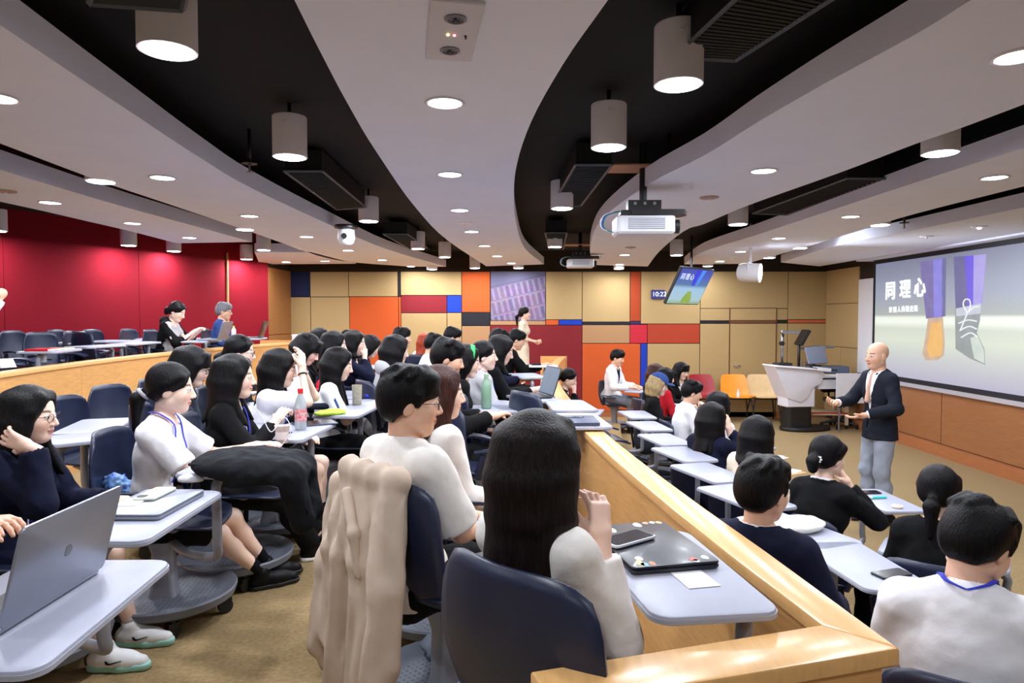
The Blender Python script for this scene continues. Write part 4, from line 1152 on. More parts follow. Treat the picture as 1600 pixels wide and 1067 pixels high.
def necktie(i):
    N, f, u = i['N'], i['fwd'], i['up']; S = SDF(.01).cone(N+f*.072-u*.0, N+f*.105-u*.10, .016, .018).cone(N+f*.105-u*.10, N+f*.128-u*.24, .018, .024)
    obj('necktie', np_mesh('necktie', [S.mesh(.006)]), cloth('pink_tie', (214, 170, 150)), i['body'])
W = 'white'; ONDESK = ((.10, .36, .765), (-.12, .36, .765)); LAP = ((.10, .30, .66), (-.10, .30, .66))
MOUTH_R = ('H', .05, .13, -.13, .6, .3, -.9)
TEE = [('tee', W)]; BLZ = lambda c, inner=W: [('blazer', c), ('inner', inner)]

# ---- along the parapet, nearest first
sit('F1', 'girl with very long dark hair in a white blouse, seated with her back to us', (838, 640), 1.52, MID, 47, [('shirt', 'offwhite', {'sleeve': 1.9, 'v': (.02, .01), 'loose': .012})],
    'navy tablet chair of the long haired girl, its worktop holding a stickered laptop', desk=desk_px((1048, 885), (1035, 805), (1195, 942), MD), bottom=('trousers', 'black'), hair=('long', 'dark', .50), res='near', head=(-6, 2, 0), lean=0,
    hands=(('H', .135, .10, -.22, .25, .2, -1), (-.05, .36, .76)), palms=((-.8, .2, 0), None, (-.25, .2, .9)), curl=(60, 40))
sit('F2', 'boy with tousled black hair and glasses in a white short sleeved shirt', (640, 570), 2.22, MID, 44, [('shirt', 'offwhite', {'sleeve': .92, 'loose': .020, 'inf': .018})],
    'navy tablet chair with a beige coat hung over its back', desk=None, bottom=('trousers', 'black'), sex='m', hair=('shag', 'black'), res='near', head=(-32, 6, 0), lean=0, glasses=True, hands=((.12, .34, .70), (-.05, .38, .70)))
sit('F3', 'brown haired woman in a loose white top beyond the boy with glasses', (690, 570), 2.85, MID, 38, [('sweater', 'offwhite', {'loose': .02})],
    'tablet chair under the brown haired woman', desk=None, bottom=('trousers', 'black'), hair=('long', 'brown', .26), res='mid', head=(-24, 4, 0), lean=8, hands=LAP)
sit('F4', 'man with short black hair in a black jacket behind the green bottle', (705, 529), 4.25, MID, 16, [('blazer', 'black', {'v': (.12, .05)}), ('inner', 'black')],
    'tablet chair of the man in black, its worktop holding the green bottle', desk=desk_px((757, 637), (715, 641), (800, 640), MD), sex='m', hair=('short', 'black'), res='mid', head=(-8, 12, 0), lean=14, hands=((.16, .42, .80), (-.1, .42, .78)))
sit('F5', 'person wearing a bright green hairband and a black top', (733, 538), 4.75, MID, 14, [('sweater', 'black')], 'tablet chair under the person with the green hairband', hair=('bob', 'black'), res='mid', head=(-10, 10, 0), lean=14, extra=headband, hands=LAP)
sit('F6', 'woman with hair tied back in a pale coat and lanyard beside the green hairband', (755, 532), 5.25, MID, 18, [('blazer', 'lightgrey'), ('inner', W)], 'tablet chair under the woman in the pale coat', hair=('tail', 'black', .1), res='mid', head=(-14, 0, 0), lean=8, lanyard=True)
sit('F7', 'woman with shoulder length black hair hunched forward in a black coat', (790, 524), 5.7, MID, 10, [('blazer', 'black', {'v': (.14, .06)}), ('inner', 'cream')], 'tablet chair under the hunched woman in the black coat', hair=('long', 'black', .24), res='mid', head=(-6, 14, 0), lean=24, hands=((.1, .5, .8), (-.1, .5, .78)))
sit('F8', 'dark haired person in a navy jacket below the wall mural', (783, 514), 7.3, MID, 14, [('blazer', 'navy'), ('inner', 'navy')], 'tablet chair under the person in navy below the mural', hair=('short', 'black'), sex='m', res='far', head=(0, 12, 0), lean=14)
sit('F9', 'man in a black suit reaching towards a laptop below the standing lady', (811, 515), 8.2, MID, 8, BLZ('black'), 'tablet chair under the man in the black suit', desk=None, sex='m', hair=('short', 'black'), res='far', head=(-4, 12, 0), lean=20, hands=((.1, .52, .84), (-.1, .5, .82)))

# ---- second row of the middle tier
sit('P0', 'person in black trousers sitting at the silver laptop, mostly outside the left edge', None, 0, MID, 8, [('sweater', 'black')], 'tablet chair at the left edge, its worktop holding the silver laptop',
    desk=desk_px((78, 945), (0, 1048), (250, 872), MD), bottom=('trousers', 'black'), hair=('short', 'black'), sex='m', res='mid', xy=(-1.86, 1.72), height=.97, hands=((.1, .36, .79), (-.12, .36, .79)))
sit('P1', 'girl with glasses and long black hair in a navy blazer, hand to her cheek', (48, 602), 2.55, MID, 2, [('blazer', 'navy', {'loose': .012}), ('inner', W)], 'tablet chair of the girl with glasses, its worktop holding a closed laptop and pale phone',
    desk=desk_px((225, 800), (170, 852), (346, 757), MD), bottom=('shorts', 'navy'), hair=('long', 'black', .34), res='near', head=(6, 3, 0), lean=14, glasses=True, lanyard=True, shoes='mint',
    hands=(('H', .175, .11, -.115, .25, .8, -.9), (-.10, .42, .775)), palms=((-.8, -.1, .1), None, (-.06, -.85, .35)), curl=(28, 25), feet=((-.0, .46, .075, .05, .6, .8), (-.24, .46, .075, -.1, .6, .8)))
sit('P2', 'girl with a black ponytail in a white T-shirt with a blue lanyard', (268, 566), 3.02, MID, 8, [('tee', W, {'sleeve': .85, 'inf': .016, 'loose': .018})], 'tablet chair of the ponytail girl, its worktop under a black bag',
    desk=desk_px((372, 718), (810, 900), (810, 800), MD), bottom=('shorts', 'black'), hair=('tail', 'black', .15), res='near', head=(12, 4, 0), lean=12, lanyard=True, shoes='black', extra=scrunchie(CL_['lightgrey']),
    hands=((.02, .46, .85, .6, -.4, -.7), (-.16, .48, .86, -.6, -.4, -.7)), curl=(18, 18), feet=((-.34, .50, .075, 0, .6, .8), (-.46, .50, .085, -.1, .6, .8)), legs=(-24, -24))
sit('P4', 'girl with long black hair in a black blazer holding a thin cable', (366, 553), 3.50, MID, 10, BLZ('black'), 'tablet chair of the girl in the black blazer, its worktop holding a red capped bottle',
    desk=desk_px((460, 672), (425, 708), (520, 668), MD), bottom=('trousers', 'black'), hair=('long', 'black', .32), res='near', head=(4, 2, 0), lean=10, lanyard=True, shoes='canvas', feet=((-.22, .52, .075), (-.36, .56, .075)), legs=(-15, -20),
    hands=((.02, .33, .93, .7, -.2, -.7), (-.14, .42, .80)), palms=((-.7, .3, -.3), None), curl=(55, 40))
sit('P5', 'girl in a white shirt pressing both hands to her forehead', (443, 545), 4.15, MID, 8, [('shirt', W, {'sleeve': .8, 'loose': .02}), ], 'tablet chair of the girl holding her forehead', desk=desk_px((545, 640), (525, 672), (600, 640), MD), bottom=('skirt', 'black'),
    hair=('long', 'black', .36), res='near', head=(6, 10, 0), lean=14, lanyard=True, hands=(('H', .06, .14, .02, .5, .5, -.9), ('H', -.06, .14, .02, -.5, .5, -.9)), palms=((-.4, -.8, 0), (.4, -.8, 0), (-.35, -.05, .9), (.35, -.05, .9)), curl=(30, 30), extra=both(watch(0, M_DARKPLASTIC), watch(1, M_METAL)))
sit('P7', 'girl with very long black hair in a white top with blue shoulder stripes', (535, 543), 4.75, MID, 12, [('tee', W, {'sleeve': .8})], 'tablet chair of the girl with blue shoulder stripes', desk=desk_px((590, 626), (570, 634), (640, 630), MD), bottom=('skirt', 'black'),
    hair=('long', 'black', .46), res='mid', head=(-2, 14, 0), lean=12, hands=((.06, .40, .84), (-.1, .40, .84)), extra=stripes(CL_['blue']))
sit('P11', 'person with long black hair in a light grey hooded top, turned away', (622, 523), 5.5, MID, 34, [('hoodie', 'lightgrey')], 'tablet chair under the person in the grey hooded top', hair=('long', 'black', .22), res='mid', head=(-8, 10, 0), lean=12)
sit('P14', 'dark haired person in a white shirt bending over a phone', (682, 521), 7.2, MID, 12, [('shirt', W, {'sleeve': 1.8})], 'tablet chair under the phone user in the white shirt', hair=('short', 'black'), sex='m', res='far', head=(0, 16, 0), lean=10)
sit('P15', 'man with thick black hair in front of the black wall square', (710, 511), 8.2, MID, 10, [('shirt', W, {'sleeve': 1.8})], 'tablet chair under the man by the black wall square', hair=('short', 'black'), sex='m', res='far', head=(0, 14, 0), lean=8)
# ---- third row, below the upper tier
sit('P3', 'girl with a blue hair bow and glasses in a grey blazer', (306, 541), 3.95, MID, 14, BLZ('slate', 'charcoal'), 'tablet chair under the girl with the blue bow', hair=('bangs', 'black'), res='mid', head=(2, 14, 0), lean=12, glasses=True, extra=bow)
sit('P6', 'woman with glasses and tied hair peering over the girl in the black blazer', (376, 523), 4.9, MID, 10, [('sweater', 'charcoal')], 'tablet chair under the woman with glasses in the third row', hair=('tail', 'black', .12), res='mid', head=(4, 6, 0), lean=10, glasses=True)
sit('P8', 'girl in a white T-shirt looking down over something red', (492, 524), 5.5, MID, 4, [('tee', W)], 'tablet chair under the girl with the red cap', hair=('longbangs', 'black', .28), res='mid', head=(-2, 30, 0), lean=12)
sit('P10', 'girl with long black hair and lanyard behind the girl with blue stripes', (524, 517), 6.0, MID, 12, [('sweater', 'navy')], 'tablet chair behind the girl with blue stripes', hair=('long', 'black', .3), res='mid', head=(2, 6, 0), lean=10)
sit('P9', 'woman in a navy and white jacket resting her hand on her mouth', (556, 516), 6.6, MID, 2, BLZ('navy', W), 'tablet chair under the woman with hand on mouth before the orange wall', hair=('long', 'black', .16), res='mid', head=(0, 6, 0), lean=12, hands=(MOUTH_R, (-.1, .36, .76)), palms=((-.5, -.6, 0), None, (-.5, -.1, .8)), curl=(60, 40))
sit('P13', 'person slumped in a dark jacket before the orange wall panel', (587, 525), 7.3, MID, 20, [('hoodie', 'black')], 'tablet chair under the slumped person', hair=('bob', 'black'), res='far', head=(0, 24, 0), lean=20)
sit('P12', 'man with short hair sitting tall left of the tan wall panel', (628, 511), 8.0, MID, 14, [('sweater', 'navy')], 'tablet chair under the tall man near the wall', hair=('short', 'black'), sex='m', res='far', head=(0, 4, 0), lean=6)
sit('P16', 'person with long red hair in a white top', (664, 520), 9.2, MID, 70, [('tee', W)], 'tablet chair under the red haired person', hair=('long', 'red', .3), res='far', head=(0, 6, 0), lean=6)
sit('P17', 'person whose dark hair shows behind the girl looking down', (500, 512), 7.6, MID, 10, [('sweater', 'black')], 'tablet chair hidden behind the girl looking down', hair=('bob', 'black'), res='far', lean=8)
sit('P18', 'person whose black hair shows above the woman in navy and white', (545, 515), 8.6, MID, 12, [('sweater', 'black')], 'tablet chair hidden before the orange wall panel', hair=('short', 'black'), sex='m', res='far', lean=8)

# ---- upper tier
sit('U1', 'woman with tied black hair in a black and white track top, reading her phone', (282, 472), 8.3, UP, 2, [('hoodie', 'black', {'open': True, 'v': (.9, .13), 'gap': .05}), ('sweater', 'lightgrey', {'sleeve': .4})], 'tablet chair of the woman in the track top on the upper tier', hair=('bun', 'black'), res='mid', head=(-2, 22, 0), lean=16, hands=((.06, .42, .90), (-.08, .42, .90)), curl=(60, 60), extra=stripes(CL_['white']))
sit('U2', 'grey haired man with glasses in a blue shirt on the upper tier', (350, 472), 9.3, UP, 8, [('shirt', 'blue', {'sleeve': 1.9})], 'tablet chair of the man in the blue shirt', hair=('short', 'grey'), sex='m', res='mid', glasses=True, head=(4, 4, 0), lean=10)
sit('U0', 'person at the left edge whose bent bare arm shows', None, 0, UP, 20, [('tee', W)], 'tablet chair at the left edge of the upper tier', hair=('short', 'black'), sex='m', res='mid', xy=(-4.46, 5.5), height=1.0, hands=(('H', .09, -.07, -.02, .35, 1, .15), ('H', -.09, -.07, -.02, -.9, .5, .1)), desk=None)

# ---- lower rows, seen from behind
def yB(x, y, h=1.27, fl=ROWB): return float(pz(x, y, fl+h)[1])
sit('B1', 'boy with black hair in a navy blazer just beyond the wooden parapet', (1192, 712), yB(1192, 712), ROWB, 52, [('blazer', 'navy', {'loose': .012}), ('shirt', W, {'sleeve': 1.9})], 'tablet chair under the boy in the navy blazer', desk=None, sex='m', hair=('short', 'black'), res='near', head=(-14, 4, 0), lean=4, hands=((.20, .34, .72), (-.10, .34, .72)))
sit('B2', 'boy with black hair in a white shirt and blue lanyard, bottom right', (1542, 782), yB(1542, 782, 1.24), ROWB, 62, [('shirt', W, {'sleeve': 1.9, 'loose': .016, 'inf': .022, 'v': (.05, .03)})], 'tablet chair under the boy at the bottom right corner',
    desk=desk_px((1345, 880), (1262, 850), (1400, 945), ROWB+.72), sex='m', hair=('shag', 'black'), res='near', head=(-34, 22, 0), lean=14, lanyard=True, hands=((.12, .40, .72), (-.10, .40, .72)))
sit('A1', 'woman with a pearl hair clip in a black suit, hand near her mouth', (1295, 679), yB(1295, 679, 1.27, 0), 0, 36, [('blazer', 'black'), ('shirt', W, {'sleeve': 1.9})], 'tablet chair under the woman with the pearl clip', hair=('bun', 'black'), res='near', head=(-8, 6, 0), lean=10, extra=pearl_clip,
    desk=desk_px((1376, 780), (1330, 752), (1440, 802), .72), hands=(('H', .07, .13, -.16, .7, .1, -.9), (-.15, .38, .76)), palms=((-.6, -.3, 0), None, (-.35, -.25, .8)), curl=(55, 40))
sit('A2', 'woman with a dark ponytail in a black suit, right front row', (1468, 726), yB(1468, 726, 1.25, 0), 0, 54, [('blazer', 'black'), ('inner', W)], 'tablet chair under the ponytail woman in the right front row', hair=('tail', 'black', .14), res='near', head=(-6, 6, 0), lean=8)
sit('A3', 'woman with shoulder length black hair in a cream top, front row', (1186, 649), yB(1186, 649, 1.27, 0), 0, 44, [('sweater', 'cream')], 'tablet chair under the woman in the cream top', hair=('long', 'black', .24), res='mid', head=(-6, 8, 0), lean=10)
sit('A4', 'girl with long black hair in a navy top raising a hand to her face', (1114, 628), yB(1114, 628, 1.27, 0), 0, 40, [('blazer', 'navy'), ('shirt', W, {'sleeve': 1.98})], 'tablet chair under the girl raising her hand', hair=('long', 'black', .34), res='mid', head=(-6, 6, 0), lean=8, hands=(('H', .11, .10, -.10, .7, .2, -.9), (-.1, .36, .76)), palms=((-.8, 0, 0), None, (-.2, -.1, 1)))
sit('A5', 'dark haired person half hidden behind the girl raising her hand', (1122, 611), 6.3, 0, 38, [('sweater', 'white')], 'tablet chair behind the girl raising her hand', hair=('bob', 'black'), res='mid', lean=8)
sit('A6', 'boy in a white shirt and black bow tie, front row', (1084, 594), 7.3, 0, 8, [('shirt', W, {'sleeve': 1.95})], 'tablet chair under the boy with the bow tie', sex='m', hair=('short', 'black'), res='mid', head=(-6, 10, 0), lean=14, extra=bowtie)
sit('A7', 'person in a blue cap and black jacket in the front row', (1032, 584), 8.0, 0, -8, BLZ('black'), 'tablet chair under the person with the blue cap', hair=('bob', 'blond'), res='mid', head=(-6, 12, 0), lean=10, extra=cap_hat)
sit('A8', 'person with dark brown hair behind the blue cap', (1027, 568), 9.3, 0, 20, [('sweater', 'black')], 'tablet chair behind the blue cap', hair=('bob', 'brown'), res='far', head=(0, 10, 0), lean=10)
sit('A12', 'person in dark clothes and red scarf between blue cap and suited girl', (1042, 574), 8.8, 0, 14, [('sweater', 'red')], 'tablet chair between blue cap and suited girl', hair=('long', 'black', .2), res='far', head=(0, 8, 0), lean=10)
sit('A9', 'girl with long dark hair in a black suit facing us near the red chair', (1067, 566), 10.0, 0, -62, BLZ('black'), 'tablet chair under the girl facing us', desk=None, hair=('longbangs', 'black', .26), res='mid', head=(10, 14, 0), lean=6)
sit('A10', 'man in a white jacket at a worktop before the orange wall panel', (967, 546), 11.6, 0, -28, [('blazer', W), ('inner', 'navy')], 'tablet chair of the man in the white jacket', bottom=('trousers', 'grey'), sex='m', hair=('short', 'black'), res='mid', head=(2, 14, 0), lean=8)
sit('A11', 'woman in a black suit covering her mouth before the dark red wall', (893, 576), 8.9, 0, -14, BLZ('black'), 'tablet chair under the woman covering her mouth', hair=('tail', 'black', .12), res='mid', head=(4, 16, 0), lean=16, hands=(MOUTH_R, (-.1, .36, .76)), palms=((-.5, -.6, 0), None, (-.5, -.1, .8)), curl=(60, 40))

# ---- standing people
person('person', 'bald speaker in a dark blazer and grey trousers, gesturing with open palms', (1372, 533), 6.45, 0, 188, 'stand', [('blazer', 'charcoal', {'hem': -.10, 'v': (.34, .075), 'inf': .022}), ('shirt', W, {'sleeve': 2.0, 'v': (.08, .04), 'hem': .06})],
    ('trousers', 'ltgrey_trouser'), sex='m', hair=None, res='near', stand=True, lean=2, head=(4, 4, 0), skin='m', hands=((.10, .37, 1.13, .7, -.6, -.6), (-.17, .25, 1.05, -.7, -.7, -.5)),
    palms=((-.5, 0, .8), (.2, .1, 1), None, None), curl=(45, 22), extra=both(necktie, watch(1, M_DARKPLASTIC)))
person('person', 'lady with a black ponytail in a cream dress standing by the far wall', (819, 479), 12.0, MID, -12, 'stand', [('dress', 'cream', {'long': 1.2, 'hem': -1})], None, sex='f', hair=('tail', 'dark', .16), res='mid', stand=True, lean=2, head=(14, 2, 0),
    hands=((.04, .22, 1.04), (-.10, .22, 1.02)), curl=(60, 60))

# ---- chairs nobody sits on
def ychair(x, y, fl): return pz(x, y, fl+.85)
E = [((165, 602), MID, -8, 'empty navy chair against the maple wall, left of the ponytail girl'), ((222, 608), MID, 4, 'empty navy chair just behind the ponytail girl'), ((92, 620), MID, 0, 'empty navy chair behind the girl with glasses'),
     ((410, 563), MID, 0, 'empty chair between the woman with glasses and the forehead holder'), ((813, 612), MID, 30, 'black looking empty chair in front of the woman in the pale coat'),
     ((230, 592), MID, 0, 'empty chair half hidden behind the ponytail girl by the maple wall')]
for (x, y), fl, hd, lb in E:
    p = ychair(x, y, fl); h = math.radians(hd); q = (p[0]+.26*math.cos(h), p[1]+.26*math.sin(h))
    dk = desk_front(q, hd, .40)
    if (x, y) == (165, 602): dk = desk_px((150, 664), (100, 690), (200, 640), MD)
    if (x, y) == (92, 620): dk = desk_px((170, 690), (120, 700), (215, 690), MD-.04)
    if (x, y) == (813, 612): dk = None
    tablet_chair(q, hd, fl, lb, dk, 'empty tablet chairs on the middle tier')
for (c, e1, e2, lb, ch) in (((905, 655), (970, 678), (930, 640), 'empty tablet chair whose worktop with a grey laptop overhangs the parapet', (3.95, -.16)), ((890, 632), (935, 650), (905, 625), 'empty tablet chair whose bare worktop overhangs the parapet beyond the grey laptop', (4.75, -.2))):
    dk = desk_px(c, e1, e2, MD)
    tablet_chair((ch[1], ch[0]), 20, MID, lb, dk, 'empty tablet chairs on the middle tier')
U = [((15, 517), 0, 'leftmost empty navy chair on the upper tier'), ((58, 519.5), -6, 'second empty navy chair from the left on the upper tier'), ((84, 515.5), 4, 'third empty chair from the left on the upper tier'), ((122, 518), 60, 'dark empty chair turned away on the upper tier'),
     ((140, 515), 0, 'empty chair right of the dark turned one on the upper tier'), ((160, 513.5), 8, 'empty chair near the wall corner on the upper tier'), ((197, 514), 0, 'empty navy chair left of the wall corner on the upper tier'), ((238, 514), 30, 'empty chair next to the woman in the track top')]
for (x, y), hd, lb in U:
    p = ychair(x, y, UP); h = math.radians(hd); q = (p[0]+.26*math.cos(h), p[1]+.26*math.sin(h))
    tablet_chair(q, hd, UP, lb, desk_front(q, hd, .38), 'empty tablet chairs on the upper tier')
# desks of the front row of the upper tier stand by the parapet
tablet_chair((-4.50, 6.0), 8, UP, 'empty chair whose worktop with a red book stands at the upper parapet', (-4.10, 5.95, 1.72), 'empty tablet chairs on the upper tier')
tablet_chair((-4.75, 7.6), 8, UP, 'empty chair whose bare worktop stands at the upper parapet', (-4.30, 7.55, 1.62), 'empty tablet chairs on the upper tier')
LB = ['first empty chair along the parapet beyond the boy in the navy blazer', 'second empty chair along the parapet beyond the boy in the navy blazer', 'third empty chair along the lower side of the parapet', 'fourth empty chair along the lower side of the parapet',
      'fifth empty chair along the lower side of the parapet', 'sixth empty chair along the lower side of the parapet', 'farthest empty chair along the lower side of the parapet']
for k, Y in enumerate([3.25, 3.9, 4.55, 5.2, 5.85, 6.6, 7.4]):
    hd = 30-3*k; q = (par_x(Y)+.60, Y); tablet_chair(q, hd, ROWB, LB[k], desk_front(q, hd-8, .38), 'empty tablet chairs along the parapet')
q = (1.02, 1.45); tablet_chair(q, 56, ROWB, 'empty dark blue chair at the bottom right, below the parapet corner', None, 'empty tablet chairs along the parapet')
# ================================================================ SCREEN, MONITORS, PROJECTORS
def emis(name, rgb, st):
    if name in MATS: return MATS[name]
    m = bpy.data.materials.new(name); m.use_nodes = True; N = m.node_tree.nodes; L = m.node_tree.links
    b = N['Principled BSDF']; b.inputs['Base Color'].default_value = (.02, .02, .02, 1); b.inputs['Roughness'].default_value = .5
    b.inputs['Emission Strength'].default_value = st; b.inputs['Emission Color'].default_value = (*lin(rgb), 1)
    tc = N.new('ShaderNodeTexCoord'); n = N.new('ShaderNodeTexNoise'); n.inputs['Scale'].default_value = 7; L.new(tc.outputs['Object'], n.inputs['Vector'])
    mx = N.new('ShaderNodeMixRGB'); mx.blend_type = 'OVERLAY'; mx.inputs[0].default_value = .25; mx.inputs[1].default_value = (*lin(rgb), 1)
    L.new(n.outputs['Fac'], mx.inputs[2]); L.new(mx.outputs[0], b.inputs['Emission Color'])
    MATS[name] = m; return m
SCR = 0.42                      # brightness of the projected picture
def ramp_emis(name, stops, z0, z1, st, axis='Z'):
    m = bpy.data.materials.new(name); m.use_nodes = True; N = m.node_tree.nodes; L = m.node_tree.links; b = N['Principled BSDF']
    b.inputs['Base Color'].default_value = (.05, .05, .05, 1); b.inputs['Emission Strength'].default_value = st
    tc = N.new('ShaderNodeTexCoord'); sp = N.new('ShaderNodeSeparateXYZ'); L.new(tc.outputs['Object'], sp.inputs[0])
    mr = N.new('ShaderNodeMapRange'); mr.inputs[1].default_value = z0; mr.inputs[2].default_value = z1; L.new(sp.outputs[axis], mr.inputs[0])
    r = N.new('ShaderNodeValToRGB'); cr = r.color_ramp
    for i, (p, c) in enumerate(stops):
        e = cr.elements[i] if i < 2 else cr.elements.new(p)
        e.position = p; e.color = (*lin(c), 1)
    L.new(mr.outputs[0], r.inputs[0]); L.new(r.outputs[0], b.inputs['Emission Color']); return m
SX = RIGHTX-.075
def sp_(x, y, lay=0): p = pX(x, y, SX-.003*lay); return p
zt = pX(1600, 379, SX)[2]; zb = pX(1600, 619, SX)[2]; y1 = pX(1367, 500, SX)[1]; y0 = y1-3.95
screen = thing('projection_screen', 'large projector screen on the right wall showing shoes and white characters', 'screen', (SX, y1, zb))
def scr(name, g, m, parent=None, lab=None):
    o = obj(name, ([(p[0]-SX, p[1]-y1, p[2]-zb) for p in g[0]], g[1]), m, parent or screen)
    if lab: o['label'] = lab
    return o
def slab(yA, yB, zA, zB, x0, x1): return box(x0, yA, zA, x1, yB, zB)
surf = scr('picture', slab(y0, y1, zb, zt, SX, SX+.01), ramp_emis('slide_background', [(0, (176, 172, 196)), (1, (120, 124, 150)), (.18, (196, 200, 200)), (.32, (214, 222, 204)), (.42, (206, 214, 200)), (.47, (238, 244, 232)), (.51, (236, 242, 232)), (.535, (168, 174, 172)), (.7, (150, 158, 178))], 0, zt-zb, SCR))
M_FRAME = mat('screen_border_black', (16, 16, 28), .7, var=.1)
bw = .05
for g in (slab(y0-bw, y1+bw, zt, zt+.15, SX-.012, SX+.03), slab(y0-bw, y1+bw, zb-.07, zb, SX-.012, SX+.03), slab(y1, y1+bw, zb, zt, SX-.012, SX+.03), slab(y0-bw, y0, zb, zt, SX-.012, SX+.03)): scr('border', g, M_FRAME)
scr('bottom_bar', slab(y0-bw, y1+bw, zb-.13, zb-.07, SX-.02, SX+.03), mat('screen_bar_grey', (190, 188, 196), .4, metal=.3))
def poly(name, pxs, c, lay, st=SCR):
    g = [tuple(sp_(x, y, lay)) for x, y in pxs]
    g2 = [(p[0]+.002, p[1], p[2]) for p in g]; n = len(g)
    return scr(name, (g+g2, [tuple(range(n)), tuple(reversed(range(n, 2*n)))]+[(i, n+i, n+(i+1) % n, (i+1) % n) for i in range(n)]), emis('slide_%s_%d_%d_%d' % ((name,)+c), c, st), surf)
poly('trouser_leg', [(1437, 409), (1458, 406), (1459, 497), (1447, 498)], (122, 112, 168), 1)
poly('trouser_leg', [(1458, 406), (1472, 404), (1472, 495), (1459, 497)], (138, 132, 222), 1)
poly('trouser_leg', [(1472, 404), (1478, 403), (1477, 494), (1472, 495)], (110, 108, 158), 1)
poly('trouser_leg', [(1490, 401), (1507, 400), (1512, 478), (1493, 482)], (104, 100, 150), 1)
poly('trouser_leg', [(1507, 400), (1521, 399), (1520, 476), (1512, 478)], (104, 82, 222), 2)
poly('trouser_leg', [(1521, 399), (1541, 397), (1534, 478), (1516, 479), (1518, 455)], (170, 158, 226), 1)
poly('shoe_picture', [(1450, 497), (1473, 495), (1476, 535), (1475, 555), (1464, 563), (1446, 563), (1441, 552), (1446, 525)], (206, 176, 150), 1)
poly('shoe_picture', [(1455, 505), (1470, 503), (1473, 535), (1470, 556), (1452, 558), (1448, 545)], (238, 186, 110), 2)
poly('shoe_picture', [(1492, 483), (1532, 474), (1531, 500), (1526, 520), (1538, 545), (1539, 570), (1515, 560), (1493, 545)], (150, 158, 158), 1)
poly('shoe_picture', [(1494, 482), (1533, 474), (1532, 490), (1494, 494)], (196, 202, 214), 2)
poly('shoe_picture', [(1516, 528), (1527, 524), (1537, 546), (1538, 568), (1522, 560)], (206, 216, 208), 2)
lace = []
for q in ([(1511, 488), (1505, 476), (1508, 468), (1515, 469), (1516, 480), (1511, 490), (1505, 505), (1500, 517)], [(1511, 489), (1522, 480), (1530, 479)], [(1498, 505), (1512, 500), (1526, 502)], [(1500, 516), (1514, 510), (1526, 514)], [(1502, 527), (1516, 520), (1527, 526)]):
    lace.append(tube(smooth_path([sp_(x, y, 3) for x, y in q], 4), .009, 6))
scr('shoe_laces', join(*lace), emis('slide_lace', (236, 240, 246), SCR), surf)
TM = Matrix(((0, 0, -1, 0), (-1, 0, 0, 0), (0, 1, 0, 0), (0, 0, 0, 1)))
M_TEXT = emis('slide_text', (252, 254, 255), SCR*1.15)
def slide_text(s, cx, cy, size, fat, gap):
    g = []
    n = len(s)
    for i, ch in enumerate(s):
        q = text_geo(ch, size, .002); c = sp_(cx[0]+(cx[1]-cx[0])*i/max(1, n-1), cy[0]+(cy[1]-cy[0])*i/max(1, n-1), 3)
        for dx, dy in [(0, 0)]+[(fat*math.cos(k*PI/3), fat*math.sin(k*PI/3)) for k in range(6)]:
            g.append(xf(q, Matrix.Translation(c) @ TM @ Matrix.Translation((dx, dy-size*.0, 0))))
    return join(*g)
scr('title_text', slide_text('同理心', (1391, 1437), (456, 451), .30, .011, 0), M_TEXT, surf)
scr('subtitle_text', slide_text('穿别人的鞋走路', (1391.5, 1431), (484.5, 482.5), .098, .003, 0), M_TEXT, surf)
# the presenter's monitor hanging under the ceiling
mc = pY(1079, 448, 10.8); d_ = np.array([.70, .71, 0]); n_ = np.array([.71, -.70, 0]); tau = math.radians(28)
up_ = np.array([0, 0, 1])*math.cos(tau)+n_*math.sin(tau); nn = np.cross(d_, up_)
MM = Matrix((tuple(d_)+(0,), tuple(up_)+(0,), tuple(nn)+(0,), (0, 0, 0, 1))).transposed()
tv = thing('hanging_monitor', 'tilted flat monitor hanging from the ceiling, showing the same slide', 'monitor', tuple(mc))
tvm = Matrix.Translation(mc) @ MM
def tvp(name, g, m, parent=tv): return obj(name, xf(g, MM), m, parent)
TW, TH = .95, .60
tvp('casing', prism(rrect(TW+.03, TH+.03, .01, 2), -.05, 0, .004), M_DARKPLASTIC)
TVS = .5
pic = obj('display', prism(rrect(TW, TH, .002, 1), 0, .003), ramp_emis('monitor_picture', [(0, (120, 150, 110)), (1, (24, 44, 140)), (.12, (150, 180, 190)), (.45, (140, 176, 206)), (.55, (60, 104, 150)), (.8, (36, 66, 170))], -TH/2, TH/2, TVS, 'Y'), tv)
pic.matrix_local = MM
def tvq(name, pts, c):
    n = len(pts); g = ([(x, y, .006) for x, y in pts]+[(x, y, .004) for x, y in pts], [tuple(range(n)), tuple(reversed(range(n, 2*n)))]); obj(name, g, emis('monitor_'+name+str(c[2]), c, TVS), pic)
tvq('picture_trouser', [(-.02, .29), (.09, .29), (.07, .02), (0, .02)], (40, 40, 210)); tvq('picture_trouser', [(.13, .29), (.25, .29), (.17, .02), (.12, .02)], (60, 130, 240))
tvq('picture_shoe', [(-.10, -.2), (-.02, -.08), (.08, -.08), (.16, -.2), (.16, -.28), (-.10, -.28)], (130, 160, 60))
g = [xf(text_geo(ch, .115, .001), Matrix.Translation((-.36+.135*i, .16, .006))) for i, ch in enumerate('同理心')]
obj('picture_text', join(*g), emis('monitor_text', (235, 240, 255), TVS), pic)
tvp('hanger', join(tube([(0, .1, -.05), (0, .25, -.12)], .02), ), M_DARKPLASTIC)
top_ = np.array(MM @ Vector((0, .25, -.12)))
obj('ceiling_pole', tube([top_, (top_[0], top_[1], ROOFZ-mc[2])], .02), M_DARKPLASTIC, tv)
